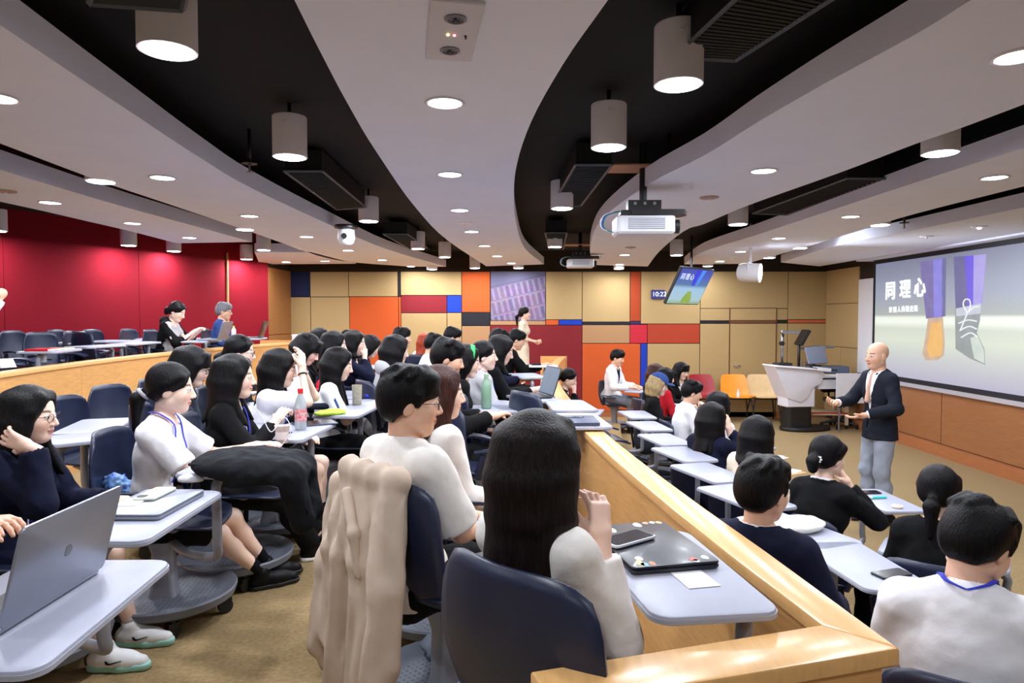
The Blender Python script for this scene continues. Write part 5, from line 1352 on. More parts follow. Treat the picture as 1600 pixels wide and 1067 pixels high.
# wall clock
c1 = wall_z(1017, 453); c2 = wall_z(1038, 467)
ck = thing('wall_clock', 'small blue digital wall clock reading 10:22', 'clock', ((c1[0]+c2[0])/2, BACKY-.022, (c1[2]+c2[2])/2))
w_, h_ = c2[0]-c1[0], c1[2]-c2[2]
obj('case', tr(prism(rrect(w_, h_, .008, 2), 0, .04, .004), rx=PI/2), emis('clock_blue', (16, 22, 110), .5), ck)
obj('digits', xf(text_geo('10:22', .125, .001), Matrix.Translation((.02, -.043, 0)) @ Matrix.Rotation(PI/2, 4, 'X')), emis('clock_digits', (205, 225, 255), .9), ck)

def projector(px, Y, z, sc, label):
    c = pY(px, 0, Y); X = c[0]
    t = thing('projector', label, 'projector', (X, Y, z))
    obj('body', tr(prism(rrect(.30*sc, .42*sc, .035, 4), -.06*sc, .07*sc, .015), rz=PI/2), M_WHITEPLASTIC, t, 40)
    gr = obj('grille', cbox(.0, -.151*sc, .012*sc, .26*sc, .004, .08*sc), M_TOPEDGE, t)
    for k in range(6): obj('grille_slat', cbox(0, -.154*sc, (-.02+.013*k)*sc, .25*sc, .003, .004*sc), M_WHITEPLASTIC, t)
    obj('lens', tr(lathe([(.03*sc, 0), (.05*sc, 0), (.05*sc, .05*sc), (.03*sc, .05*sc)], 20), .20*sc, -.05*sc, 0, ry=PI/2), M_DARKPLASTIC, t, 30)
    mt = obj('mount', join(cbox(0, 0, .105*sc, .34*sc, .12*sc, .03), cbox(.0, -.02, .15*sc, .24*sc, .10*sc, .08*sc), tr(prism([(-.12, -.1), (.26, -.1), (.30, 0), (.26, .1), (-.12, .1)], .085*sc, .12*sc), .02)), M_DARKPLASTIC, t)
    obj('bolt', join(*[tr(cyl(.012*sc, 0, .006, 10), x*sc, -.072*sc, .165*sc, rx=PI/2) for x in (-.07, 0, .07)]), M_METAL, mt)
    obj('ceiling_pole', tube([(0, 0, .18*sc), (0, 0, ROOFZ-z)], .028), M_DARKPLASTIC, t)
    obj('ceiling_plate', tr(prism([(-.32, -.12), (.36, -.12), (.30, .16), (-.30, .16)], CEIL+.135-z, CEIL+.145-z)), mat('plate_wood', (170, 120, 90), .5, var=.1), t)
    for k, (cc, rr) in enumerate((((40, 60, 170), .10), ((220, 220, 226), .13), ((30, 130, 140), .08))):
        P_ = smooth_path([(-.10*sc, 0, .13*sc), (-.23*sc-rr*.4, -.02, .09*sc), (-.27*sc-rr*.3, -.03, 0), (-.23*sc, -.02, -.035*sc), (-.19*sc, 0, -.03*sc)], 5)
        obj('cable', tube(P_, .006, 6), mat('cable_%d' % k, cc, .5), t, True)
projector(1007, 5.05, CZ+.655, 1.0, 'near white ceiling projector on a black bracket with trailing cables')
projector(908, 10.4, CZ+.80, .95, 'far white ceiling projector over the back seats')

# stage spotlight
c = pY(1172, 426, 9.4)
t = thing('stage_spotlight', 'white barrel spotlight under the ceiling with its lit face to the stage', 'spotlight', tuple(c))
ax = nz(np.array([.80, -.45, -.06])); Rq = Vector(ax).to_track_quat('Z', 'Y').to_matrix().to_4x4()
obj('barrel', xf(lathe([(.06, -.17), (.11, -.15), (.125, -.10), (.13, .13), (.122, .135)], 28), Rq), M_WHITEPLASTIC, t, 40)
obj('lit_face', xf(cyl(.121, .134, .139, 28), Rq), M_LAMPGLOW, t)
obj('yoke', join(tube([(0, 0, .12), (0, 0, ROOFZ-c[2])], .018), tube([(-.07, -.12, 0), (-.07, -.12, .13), (.07, .12, .13), (.07, .12, 0)], .012)), M_WHITEPLASTIC, t)
lq = disk_light('spot_light', tuple(ax*.16), 5, t, .2, math.radians(70)); lq.rotation_euler = Vector(-ax).to_track_quat('Z', 'Y').to_euler()

# pan-tilt camera on the wide left band
c = pz(541, 352, CEIL)
t = thing('dome_camera', 'white dome camera on a bracket at the edge of the left ceiling band', 'camera', (c[0], c[1], CEIL))
obj('base_plate', lathe([(.02, -.0), (.12, -.0), (.12, -.03), (.05, -.035)], 20), M_DARKPLASTIC, t, 30)
obj('dome', lathe([(.05, -.035), (.085, -.05), (.088, -.14), (.07, -.19), (.03, -.215), (.002, -.22)], 20), M_WHITEPLASTIC, t, 40)
obj('lens', tr(cyl(.03, 0, .015, 14), .0, -.085, -.12, rx=PI/2), M_DARKPLASTIC, t)

# ceiling emergency-light panel
Cs = [pz(x, y, CEIL)[:2] for x, y in ((672, -6), (759, 2), (736, 92), (665, 88))]; m0 = np.mean(Cs, 0)
t = thing('ceiling_panel', 'square ceiling panel with two round lamp heads and small indicator lights', 'ceiling panel', (m0[0], m0[1], CEIL))
obj('plate', prism([tuple(p-m0) for p in Cs], -.012, 0, .003), mat('panel_grey_paint', (206, 206, 218), .5), t)
for (x, y) in ((712, 23), (703, 73)):
    p = pz(x, y, CEIL)[:2]-m0
    h = obj('lamp_head', tr(lathe([(.034, -.012), (.036, -.016), (.026, -.02), (.022, -.013), (.0145, -.013), (.012, -.018), (.002, -.019)], 22), p[0], p[1], 0), mat('lamp_head_grey', (120, 122, 136), .4), t, 30)
    for k in range(3): obj('lamp_lens', tr(cyl(.0055, -.0215, -.015, 10), p[0]+.008*math.cos(k*2.1+.5), p[1]+.008*math.sin(k*2.1+.5), 0), M_DARKPLASTIC, h)
for (x, y, c, e) in ((700, 48, (255, 220, 120), 4), (710, 49, (255, 110, 120), 4)):
    p = pz(x, y, CEIL)[:2]-m0; obj('indicator', tr(cyl(.004, -.016, -.012, 10), p[0], p[1], 0), emis('led_%d' % c[1], c, e), t)
p = pz(727.5, 51, CEIL)[:2]-m0; obj('switch', cbox(p[0], p[1], -.015, .007, .018, .008), M_DARKPLASTIC, t)
# small ceiling fittings
for k, (x, y, lb) in enumerate(((727, 348, 'small smoke detector near the middle of the central ceiling band'), (1108, 308, 'brown round vent in the wide right ceiling band'), (790, 405, 'tiny detector at the far end of the central ceiling band'), (8, 298, 'pinkish round vent before the red wall'),
        (1448, 369, 'flat detector above the screen'), (1530, 354, 'ceiling detector with a white light above the screen'), (1350, 391, 'small vent above the screen corner'), (985, 386, 'brown round vent beyond the near projector'), (1142, 401, 'small detector above the hanging monitor'))):
    p = pz(x, y, CEIL); t = thing('ceiling_detector' if k not in (1, 3, 7) else 'round_vent', lb, 'detector' if k not in (1, 3, 7) else 'vent', (p[0], p[1], CEIL))
    m = mat('vent_brown', (176, 150, 138), .6) if k in (1, 3, 7) else M_LAMPWHITE
    obj('base', lathe([(.02, 0), (.075, 0), (.075, -.008), (.045, -.014), (.004, -.015)], 18), m, t, 40); obj('sensor', cyl(.016, -.026, -.014, 12), M_LAMPWHITE if k != 5 else M_LAMPGLOW, t)
for (x, y, lb) in ((1045, 268, 'sprinkler head above the near projector'), (390, 262, 'sprinkler head left of the cylinder lamp by the left band'), (1413, 352, 'black rod fitting above the screen')):
    p = pz(x, y, CEIL+.06); t = thing('sprinkler', lb, 'sprinkler', tuple(p))
    obj('pipe', cyl(.012, .02, ROOFZ-p[2], 8), M_DARKPLASTIC, t, True); obj('plate', cyl(.05, .025, .032, 16), M_DARKPLASTIC, t, 30); obj('head', join(cyl(.008, -.03, .02, 8), cyl(.022, -.034, -.03, 12)), M_METAL, t, 30)
# black grilles hanging in the dark gaps
def grille(pxs, z, label):
    C = [pz(x, y, z)[:2] for x, y in pxs]; m0 = np.mean(C, 0); t = thing('ceiling_vent', label, 'vent', (m0[0], m0[1], z))
    Q = [p-m0 for p in C]
    obj('duct_box', prism([tuple(p*.98) for p in Q], .012, .16), M_DUCT, t)
    for i in range(4):
        a_, b_ = Q[i], Q[(i+1) % 4]; obj('frame_bar', tube([(a_[0], a_[1], .005), (b_[0], b_[1], .005)], .011, 4), M_GREYLINE, t)
    n = 26
    sl = obj('slats', join(*[tube([tuple(Q[0]+(Q[3]-Q[0])*k/n)+(.008,), tuple(Q[1]+(Q[2]-Q[1])*k/n)+(.008,)], .006, 4) for k in range(1, n)]), mat('slat_dark', (24, 30, 38), .5), t); sl['kind'] = 'stuff'
grille([(1053, 91), (1150, 96), (1340, -25), (1215, -60)], CEIL+.13, 'large black slatted air grille beside the large cylinder lamp at top right')
grille([(900, 258), (957, 258), (908, 322), (861, 324)], CEIL+.12, 'black air grille below the cylinder lamp right of the central band')
grille([(443, 268), (503, 268), (571, 324), (526, 328)], CEIL+.12, 'black air grille beyond the cylinder lamp left of the central band')
grille([(1176, 334), (1230, 336), (1385, 280), (1325, 279)], CEIL+.10, 'black air grille between the two right ceiling bands')
grille([(852, 364), (886, 364), (880, 390), (858, 390)], CEIL+.10, 'small black air grille over the far projector')
grille([(140, 8), (285, 18), (300, -40), (150, -60)], CEIL+.10, 'black air grille at the top left edge above the largest lamp')
grille([(598, 366), (636, 366), (668, 388), (640, 389)], CEIL+.10, 'small black air grille at the far end of the left gap')
# ================================================================ STAGE FURNITURE
def at0(x, y): return pz(x, y, 0.0)
# lectern: white angled console on a white stem and a black foot
c = at0(1243, 672)
t = thing('lectern', 'white angular lectern with a black oval foot at the stage', 'lectern', (c[0], c[1], 0), math.radians(8))
M_LECT = mat('lectern_white', (226, 226, 236), .45, var=.02); M_PAPER = mat('white_paper', (240, 240, 244), .8, var=.02)
obj('foot', tr(prism([(.52*math.cos(a)*(1 if math.cos(a) > 0 else .72), .26*math.sin(a)) for a in np.linspace(0, 2*PI, 28)[:-1]], 0, .07, .02), .1), M_DARKPLASTIC, t, 30)
obj('black_stem', prism(rrect(.46, .30, .08, 5), .07, .42), M_DARKPLASTIC, t, 40)
obj('white_stem', prism(rrect(.52, .34, .04, 4), .42, .86, .01), M_LECT, t, 30)
fr = [(-.50, .62+.50), (.36, 1.04), (.40, .98), (.34, .82), (.18, .74), (.10, .58), (-.02, .50), (-.26, .58), (-.36, .80)]
obj('console', tr(prism([(x, z) for x, z in fr], -.22, .20, .012), rx=PI/2), M_LECT, t, 25)
obj('console_top', tr(prism(rrect(.90, .52, .05, 4), -.012, .012, .004), -.06, 0, 1.085, ry=math.radians(5)), M_LECT, t, 30)
obj('side_shelf', join(cbox(.62, .02, .80, .60, .34, .16), cbox(.66, .02, .93, .66, .42, .03)), M_LECT, t)
p = thing('paper_sheet', 'white papers hanging over the lectern edge', 'paper', (c[0]+.34, c[1]-.19, 1.09), math.radians(8))
obj('sheet', join(tr(box(-.12, -.09, 0, .12, .06, .006), ry=math.radians(6)), tr(box(-.12, -.10, -.05, .12, -.09, .006), ry=math.radians(6))), M_PAPER, p)
# desk-top things on the lectern
dc = thing('document_camera', 'black document camera standing on the lectern', 'camera', (c[0]-.20, c[1]+.10, 1.11), math.radians(8))
obj('base', prism(rrect(.28, .20, .03, 3), 0, .045, .008), M_DARKPLASTIC, dc, 30); obj('column', tube([(0, .02, .04), (0, .02, .55)], .022, 10), M_METAL, dc, True)
obj('joint', tr(cyl(.04, -.03, .03, 14), -.01, .02, .38, rx=PI/2), M_DARKPLASTIC, dc, 30); obj('head', tr(prism(rrect(.34, .10, .02, 3), 0, .05, .01), .12, 0, .55, ry=.05), M_METAL, dc, 30); obj('lens', cyl(.02, .50, .55, 10), M_DARKPLASTIC, dc, 30)
mo = thing('small_monitor', 'grey monitor tilted on the lectern, back to us', 'monitor', (c[0]+.42, c[1]+.20, 1.09), math.radians(20))
obj('panel', tr(prism(rrect(.42, .30, .015, 3), -.015, .015, .005), 0, 0, .19, rx=PI/2-.35), mat('monitor_back_grey', (128, 136, 156), .5), mo, 30); obj('stand', join(cbox(0, .05, .01, .2, .16, .02), tube([(0, .06, .01), (0, .02, .14)], .015)), M_DARKPLASTIC, mo)
# AV desk behind, with its shelf, arm and gear
c2 = at0(1300, 664); c2 = np.array([5.32, 12.15, 0])
av = thing('equipment_desk', 'beige wheeled equipment desk behind the lectern', 'desk', (c2[0], c2[1], 0), math.radians(-4))
M_AV = mat('beige_laminate', (206, 188, 160), .5, var=.04, vscale=12)
obj('desk_top', prism(rrect(.90, .6, .03, 3), .92, .96, .006), M_AV, av, 30); obj('apron', cbox(0, -.27, .84, .84, .03, .15), M_AV, av)
for x in (-.40, .40):
    for y in (-.26, .26):
        l = obj('leg', box(x-.025, y-.025, .07, x+.025, y+.025, .92), M_AV, av); obj('caster', tr(caster_geo(), x, y, 0), M_DARKPLASTIC, l)
obj('low_shelf', box(-.42, -.28, .24, .42, .28, .27), M_AV, av)
obj('shelf_edge', box(-.42, -.29, .27, .42, -.28, .29), CL_['red'], av)
a3 = thing('monitor_arm', 'black jointed monitor arm on the equipment desk', 'arm', (c2[0]-.30, c2[1]+.1, .96))
obj('post', tube([(0, 0, 0), (0, 0, .55)], .025, 10), M_DARKPLASTIC, a3, True); obj('tilted_screen', tr(cbox(0, 0, 0, .05, .3, .30), .06, 0, .62, ry=.5), M_DARKPLASTIC, a3)
obj('joint_arm', join(tube([(0, 0, .42), (.30, -.05, .46)], .022, 8), tube([(.30, -.05, .46), (.62, 0, .45)], .022, 8), cbox(.38, -.05, .44, .10, .08, .07)), M_METAL, a3)
a4 = thing('control_box', 'small grey control box with a red button on the equipment desk', 'box', (c2[0]-.12, c2[1]+.15, .96)); obj('box', prism(rrect(.22, .2, .02, 3), 0, .18, .01), mat('box_brown_grey', (128, 110, 92), .5), a4, 30); obj('button', tr(cyl(.035, 0, .012, 14), 0, -.1, .11, rx=PI/2), CL_['red'], a4)
a5 = thing('equipment_case', 'dark blue grey equipment case lying on the equipment desk', 'case', (c2[0]+.12, c2[1]-.12, .96)); obj('case', prism(rrect(.62, .34, .04, 4), 0, .13, .02), mat('case_slate', (82, 92, 112), .5, var=.06), a5, 30); obj('handle', tube([(-.08, -.17, .06), (-.07, -.2, .07), (.07, -.2, .07), (.08, -.17, .06)], .01), M_DARKPLASTIC, a5)
a6 = thing('blue_packet', 'crumpled blue and white packet at the front of the equipment desk', 'packet', (c2[0]-.24, c2[1]+.0, .961)); S = SDF(.02).ell((0, 0, .045), (.07, .05, .045)).ell((.05, .01, .03), (.05, .04, .03)); S.disp = lambda p: .008*vnoise(p, 80, 2); obj('packet', np_mesh('packet', [S.mesh(.008)]), mat('packet_blue', (40, 80, 190), .4, rgb2=(210, 220, 240), vscale=14), a6)
wb = thing('leaning_board', 'low white board standing right of the equipment desk', 'board', (5.70, 11.5, 0)); obj('board', box(-.35, -.02, .50, .22, .02, 1.0), M_WHITEPLASTIC, wb); obj('leg', join(tube([(-.3, 0, 0), (-.3, 0, .5)], .015), tube([(.18, 0, 0), (.18, 0, .5)], .015)), M_METAL, wb)
# swivel stool base half hidden by the speaker
c3 = at0(1312, 668)
oc = thing('office_chair', 'black swivel chair with star base beside the speaker', 'chair', (c3[0], c3[1], 0), .4)
for k in range(5): a = 2*PI*k/5; l = obj('base_arm', tube([(0, 0, .14), (.30*math.cos(a), .30*math.sin(a), .075)], [.03, .018], 8), M_DARKPLASTIC, oc); obj('caster', tr(caster_geo(), .30*math.cos(a), .30*math.sin(a), 0), M_DARKPLASTIC, l)
obj('column', cyl(.028, .12, .46, 12), M_METAL, oc, 40); obj('seat', prism(rrect(.48, .46, .12, 6), .46, .53, .025), M_DARKPLASTIC, oc, 40)
obj('backrest', tr(prism(rrect(.44, .40, .10, 6), -.03, .03, .02), 0, .24, .80, rx=PI/2), M_DARKPLASTIC, oc, 40); obj('back_stem', tube([(0, .1, .46), (0, .25, .50), (0, .26, .65)], .02), M_DARKPLASTIC, oc)
# coloured moulded chairs against the back wall
def shell_chair(px, py, rgb, nm, label, hd):
    c = at0(px, py); Y = 12.75; c = np.array([pY(px, 560, Y)[0], Y, 0])
    t = thing('moulded_chair', label, 'chair', (c[0], c[1], 0), math.radians(hd), 'moulded chairs by the back wall')
    m = mat('plastic_'+nm, rgb, .4, var=.05, vscale=10)
    rows = []
    for u in np.linspace(-1, 1, 13):
        r = []
        for v in np.linspace(0, 1, 16):
            if v < .5: q = v/.5; y, z = .24-.44*q, .45-.02*math.sin(q*PI)+.01*(1-q)
            else: q = (v-.5)/.5; y, z = -.20-.14*q, .45+.40*q
            w = .27 if v < .5 else .27-.03*q-.03*max(0, q-.8)/.2
            r.append((u*w, y+(.03*u*u if v > .5 else 0), z+.045*abs(u)**4*(1 if v < .55 else .2)-(.02*abs(u)**6 if v > .9 else 0)))
        rows.append(r)
    g = sheet(rows, .012); b = obj('shell', g, m, t, 50)
    for sx in (-1, 1):
        obj('leg', tube(smooth_path([(sx*.20, .16, .43), (sx*.24, .20, .2), (sx*.25, .22, .0)], 3), .012, 8), M_DARKPLASTIC, t, True); obj('leg', tube(smooth_path([(sx*.20, -.14, .43), (sx*.24, -.20, .2), (sx*.25, -.24, .0)], 3), .012, 8), M_DARKPLASTIC, t, True)
    obj('under_frame', join(tube([(-.2, .16, .43), (.2, .16, .43)], .011), tube([(-.2, -.14, .43), (.2, -.14, .43)], .011)), M_DARKPLASTIC, t)
    return c
shell_chair(1103, 650, (150, 24, 34), 'red', 'dark red moulded chair behind the front row', 185)
oc_ = shell_chair(1153, 650, (240, 150, 40), 'orange', 'bright orange moulded chair with a small bottle on it', 178)
shell_chair(1194, 650, (232, 200, 150), 'cream', 'cream moulded chair next to the lectern', 176)
bt = thing('small_bottle', 'tiny clear bottle standing on the orange chair', 'bottle', (oc_[0], oc_[1]-.05, .435)); obj('body', lathe([(.03, 0), (.032, .01), (.032, .10), (.014, .13), (.014, .15)], 14), M_WHITEPLASTIC, bt, True); obj('cap', cyl(.016, .15, .17, 12), M_WHITEPLASTIC, bt)

# ================================================================ THINGS ON WORKTOPS
M_LAPTOPBLACK = mat('laptop_black', (24, 26, 36), .35, var=.1, vscale=20, coat=.1); M_LAPTOPGREY = mat('laptop_silver', (150, 154, 168), .35, metal=.55, var=.03)
M_LAPTOPSLATE = mat('laptop_slate', (74, 82, 106), .4, metal=.2, var=.05); M_SCREENDARK = mat('glass_screen_dark', (20, 24, 30), .08, coat=.5)
def laptop(center, z, ang, label, m, opening=None, w=.33, d=.23, logo=False):
    """opening: hinge angle in degrees; the hinge is on local +y"""
    t = thing('laptop', label, 'laptop', (center[0], center[1], z), ang, 'laptops')
    obj('base', prism(rrect(w, d, .014, 4), .001, .012, .003), m, t, 30)
    if opening is None: lid = obj('lid', prism(rrect(w, d, .014, 4), .0125, .020, .003), m, t, 30)
    else:
        obj('keyboard', prism(rrect(w*.86, d*.45, .004, 2), .012, .0135), M_DARKPLASTIC, t).location = (0, d*.16, 0)
        lid = obj('lid', prism(rrect(w, d, .014, 4, 0, -d/2), 0, .007, .002), m, t, 30); lid.location = (0, d/2, .014); lid.rotation_euler = (-math.radians(opening), 0, 0)
        s = obj('screen', prism(rrect(w*.95, d*.92, .006, 3, 0, -d/2), -.0012, .0), emis('laptop_screen_glow', (150, 170, 200), .25), lid)
        if logo: obj('logo', prism([(.012*math.cos(a)*(1-.15*math.cos(3*a)), -d/2+.014*math.sin(a)) for a in np.linspace(0, 2*PI, 16)[:-1]], .0068, .0078), mat('logo_dark', (112, 112, 118), .3, metal=.5), lid)
    return t, lid
def phone(center, z, ang, label, case=(30, 32, 38), down=False, grp='phones'):
    t = thing('phone', label, 'phone', (center[0], center[1], z), ang, grp)
    obj('body', prism(rrect(.155, .076, .012, 4), .0005, .009, .0025), mat('phone_case_%d_%d_%d' % case, case, .4), t, 30)
    if down: obj('camera_bump', prism(rrect(.03, .03, .008, 3, -.05, .015), .009, .0105), M_DARKPLASTIC, t)
    else: obj('screen', prism(rrect(.145, .068, .009, 4), .009, .0096), M_SCREENDARK, t)
    return t
def P_(x, y, z): return pz(x, y, z)
def bottle(center, z, label, m, h=.22, r=.032, cap=None, band=None, nm='bottle'):
    t = thing(nm, label, 'bottle', (center[0], center[1], z), 0, 'bottles and cups')
    obj('body', lathe([(r*.85, .0005), (r, .008), (r, h*.62), (r*.8, h*.74), (r*.40, h*.86), (r*.40, h*.9)], 20), m, t, 50)
    if cap: obj('cap', lathe([(r*.47, h*.88), (r*.47, h*.99), (r*.40, h)], 16), cap, t, 40)
    if band: obj('band', lathe([(r*1.012, h*.22), (r*1.02, h*.23), (r*1.02, h*.50), (r*1.012, h*.51)], 20), band, t, 40)
    return t
# nearest worktop
z = MD+.001
q = [P_(x, y, z+.02) for x, y in ((935, 815), (1012, 805), (1117, 880), (1010, 905))]
cc = np.mean(q, 0); ang = ang2(q[1], q[2])
lt, lid = laptop(cc, z, ang, 'black laptop covered in small stickers on the nearest worktop', M_LAPTOPBLACK, None, .345, .235)
ca, sa = math.cos(-ang), math.sin(-ang)
for (x, y, c, rx, ry) in ((955, 828, (230, 230, 224), .022, .014), (948, 822, (220, 226, 200), .012, .009), (992, 817, (240, 236, 230), .020, .012), (1003, 813, (206, 150, 120), .011, .009), (1013, 812, (240, 240, 244), .010, .008), (1022, 811, (214, 170, 130), .013, .009),
        (998, 872, (236, 238, 240), .014, .010), (1008, 882, (120, 170, 200), .012, .010), (1014, 892, (232, 200, 140), .020, .009), (1030, 889, (190, 130, 90), .014, .008), (1083, 873, (214, 110, 100), .014, .011), (1090, 877, (240, 230, 226), .010, .008), (1101, 870, (226, 236, 236), .014, .009)):
    p = P_(x, y, z+.021)-cc; lx, ly = p[0]*ca-p[1]*sa, p[0]*sa+p[1]*ca
    lx = max(-.1725+rx*1.3, min(.1725-rx*1.3, lx)); ly = max(-.1175+ry*1.4, min(.1175-ry*1.4, ly))
    obj('sticker', prism([(lx+rx*math.cos(a)*(1+.15*math.sin(3*a)), ly+ry*math.sin(a)) for a in np.linspace(0, 2*PI, 12)[:-1]], .0199, .0206), mat('sticker_%d_%d_%d' % c, c, .6, var=.2, vscale=120), lid)
p = P_(980, 842, z+.025); phone(p, z+.0212, ang2(P_(945, 852, z), P_(1018, 832, z)), 'phone in a pale case lying on the stickered laptop', (206, 210, 218))
p = P_(1086, 905, z); pp = thing('paper_slip', 'faint slip of paper under the edge of the stickered laptop', 'paper', (p[0], p[1], z), ang); obj('sheet', box(-.05, -.04, 0, .05, .04, .001), M_PAPER, pp)
# left worktops
p1_, p2_ = P_(-40, 1024, z), P_(165, 893, z); a = ang2(p1_, p2_); e = (p2_-p1_)/np.linalg.norm(p2_-p1_); nrm = np.array([-e[1], e[0], 0])
cl = (p2_ - e*.175) + nrm*.115
laptop(cl, z, a+PI, 'open silver laptop at the left edge seen from its back', M_LAPTOPGREY, 104, .35, .21, True)
q = [P_(x, y, z+.02) for x, y in ((180, 792), (315, 758), (232, 812))]
cc = P_(238, 787, z+.01); a = ang2(P_(235, 812, z), P_(316, 768, z)); laptop(cc, z, a, 'closed grey laptop in front of the girl with glasses', M_LAPTOPGREY, None, .31, .21)
p = P_(242, 769, z+.03); phone(p, z+.0205, a, 'pale green phone lying face down on the closed grey laptop', (206, 214, 196), True)
p = P_(214, 785, z+.02); pp = thing('paper_slip', 'white slip of paper on the closed grey laptop', 'paper', (p[0]-.02, p[1], z+.0205), a); obj('sheet', box(-.045, -.035, 0, .045, .035, .001), M_PAPER, pp)
p = P_(298, 752, z); tt = thing('computer_mouse', 'white mouse at the far end of the grey laptop worktop', 'mouse', (p[0], p[1], z)); S = SDF(.01).ell((0, 0, .008), (.05, .03, .022)); S.cut.append(lambda p: .0005-p[:, 2]); obj('shell', np_mesh('shell', [S.mesh(.005)]), M_WHITEPLASTIC, tt)
# black bag on the ponytail girl's worktop
bc = P_(382, 722, MD+.06)
bg = thing('black_bag', 'soft black bag lying on the ponytail girl\'s worktop and lap', 'bag', (bc[0], bc[1], MD+.002), math.radians(0))
S = SDF(.06).ell((0, .0, .055), (.20, .17, .058)).ell((.12, -.02, .03), (.14, .15, .05)).cone((.20, -.1, .02), (.24, -.04, -.16), .055, .05).cone((.20, .08, .02), (.24, .06, -.15), .055, .05); S.disp = lambda p: .006*(vnoise(p, 30, 4)+.6*vnoise(p, 60, 9)); S.cut.append(lambda p: np.minimum(.001-p[:, 2], .185-p[:, 0]))
obj('body', np_mesh('body', [relax(S.mesh(.009), 1)]), cloth('bag_black', (22, 23, 28), bump=.3), bg)
obj('seam', tube(smooth_path([(-.17, -.10, .07), (0, -.155, .075), (.15, -.14, .06), (.245, -.10, -.02), (.27, -.08, -.12)], 5), .006, 6), CL_['charcoal'], bg, True)
# things in front of the girl in the black blazer
bottle(P_(470, 671, z), z, 'water bottle with a red cap and red band', mat('clear_pet', (222, 232, 236), .1, trans=.55), .23, .032, mat('cap_red', (214, 36, 44), .4), mat('band_red', (206, 40, 52), .5, rgb2=(236, 200, 200), vscale=70, var=.1))
p = P_(441, 692, z); cu = thing('paper_cup', 'pale pink paper cup beside the red capped bottle', 'cup', (p[0], p[1], z), 0, 'bottles and cups'); obj('cup', lathe([(.024, .0005), (.026, .002), (.036, .085), (.038, .088), (.035, .088), (.03, .02)], 20), mat('cup_paper', (232, 214, 210), .7), cu, 50)
p = P_(497, 662, z); tb = thing('tablet', 'dark tablet lying behind the red capped bottle', 'tablet', (p[0]-.02, p[1], z), .5); obj('body', prism(rrect(.24, .17, .012, 4), .0005, .008, .002), M_LAPTOPSLATE, tb, 30); obj('screen', prism(rrect(.225, .155, .006, 3), .008, .0086), M_SCREENDARK, tb)
phone(P_(412, 693, z), z, .3, 'phone lying by the hands of the ponytail girl', (60, 62, 70))
sp0 = pz(400, 655, MD+.14); ca_ = thing('white_cable', 'thin white earphone cable held over the worktop', 'cable', tuple(sp0)); obj('wire', tube(smooth_path([(-.03, .0, .08), (.02, .01, .02), (.07, 0, -.06), (.10, .03, -.02), (.13, .04, .0), (.16, .02, -.06), (.12, 0, -.13)], 6), .002, 6), M_WHITEPLASTIC, ca_, True)
p = P_(515, 648, z); lb = thing('lime_pouch', 'lime green crumpled pouch on the second worktop', 'pouch', (p[0], p[1], z), .6); S = SDF(.02).ell((0, 0, .014), (.10, .045, .02)).ell((.06, .02, .012), (.06, .04, .018)); S.disp = lambda p: .006*vnoise(p, 60, 3); S.cut.append(lambda p: .0005-p[:, 2]); obj('pouch', np_mesh('pouch', [S.mesh(.007)]), mat('lime', (190, 226, 70), .5, var=.25, vscale=18), lb)
p = P_(500, 640, z); ub = thing('folded_umbrella', 'dark folded umbrella behind the lime pouch', 'umbrella', (p[0], p[1], z), .5); obj('cover', tube([(-.13, 0, .022), (-.09, 0, .024), (.10, 0, .022), (.13, 0, .018)], [.012, .022, .022, .01], 10), CL_['charcoal'], ub, True); obj('strap', tube([(.13, 0, .02), (.16, .01, .012), (.17, .03, .006)], .004), CL_['charcoal'], ub)
p = P_(558, 632, z); gl = thing('tumbler', 'frosted patterned tumbler before the girl with blue stripes', 'cup', (p[0], p[1], z), 0, 'bottles and cups'); obj('cup', lathe([(.028, .0005), (.032, .004), (.036, .14), (.033, .142), (.030, .01)], 20), mat('frosted_cup', (226, 222, 206), .3, trans=.35, rgb2=(196, 190, 160), vscale=40), gl, 50)
p = P_(588, 622, z); bp = thing('pencil_pouch', 'bright blue pouch at the end of the second row worktops', 'pouch', (p[0], p[1], z), .1); obj('pouch', prism(rrect(.17, .07, .03, 5), .0005, .035, .012), mat('pouch_blue', (30, 44, 190), .6, var=.1), bp, 40)
i8 = PEOPLE['P8']; cwp = i8['loc']+np.array([.34, -.04, .80]); rc = thing('red_hat', 'red cap held up before the girl looking down', 'hat', tuple(cwp), -.3); S = SDF(.02).ell((0, 0, 0), (.10, .10, .075)); S.cut.append(lambda p: -.02-p[:, 2]); obj('crown', np_mesh('crown', [S.mesh(.008)]), CL_['red'], rc); S = SDF(.01).ell((0, -.12, -.02), (.075, .07, .012)); obj('brim', np_mesh('brim', [S.mesh(.008)]), CL_['red'], rc)
# along the parapet
bottle(P_(760, 638, z), z, 'tall pale green bottle on the worktop of the man in black', mat('bottle_green', (150, 186, 160), .35, trans=.15), .24, .036, mat('bottle_green_cap', (166, 196, 172), .4))
cc = P_(905, 657, z+.01); dk = desk_px((905, 655), (970, 678), (930, 640), MD); laptop(cc, z, dk[2]+PI, 'slate laptop on the worktop overhanging the parapet', M_LAPTOPSLATE, None, .30, .21)
p = P_(900, 650, z+.03); kk = thing('key_bunch', 'bunch of pale keys on the slate laptop', 'keys', (p[0], p[1], z+.021)); obj('keys', join(*[tr(box(-.02, -.005, 0, .03, .005, .004), .015*k-.03, .008*math.sin(k*2), 0, rz=k*.9) for k in range(5)]), M_METAL, kk)
def open_laptop_for(key, label, m, dx=.46, dz=0):
    i = PEOPLE[key]; a = i['a']; loc = i['loc']; fw = np.array([-math.sin(a), math.cos(a), 0]); c = loc+fw*dx
    return laptop(c, loc[2]+.7215, a, label, m, 108)
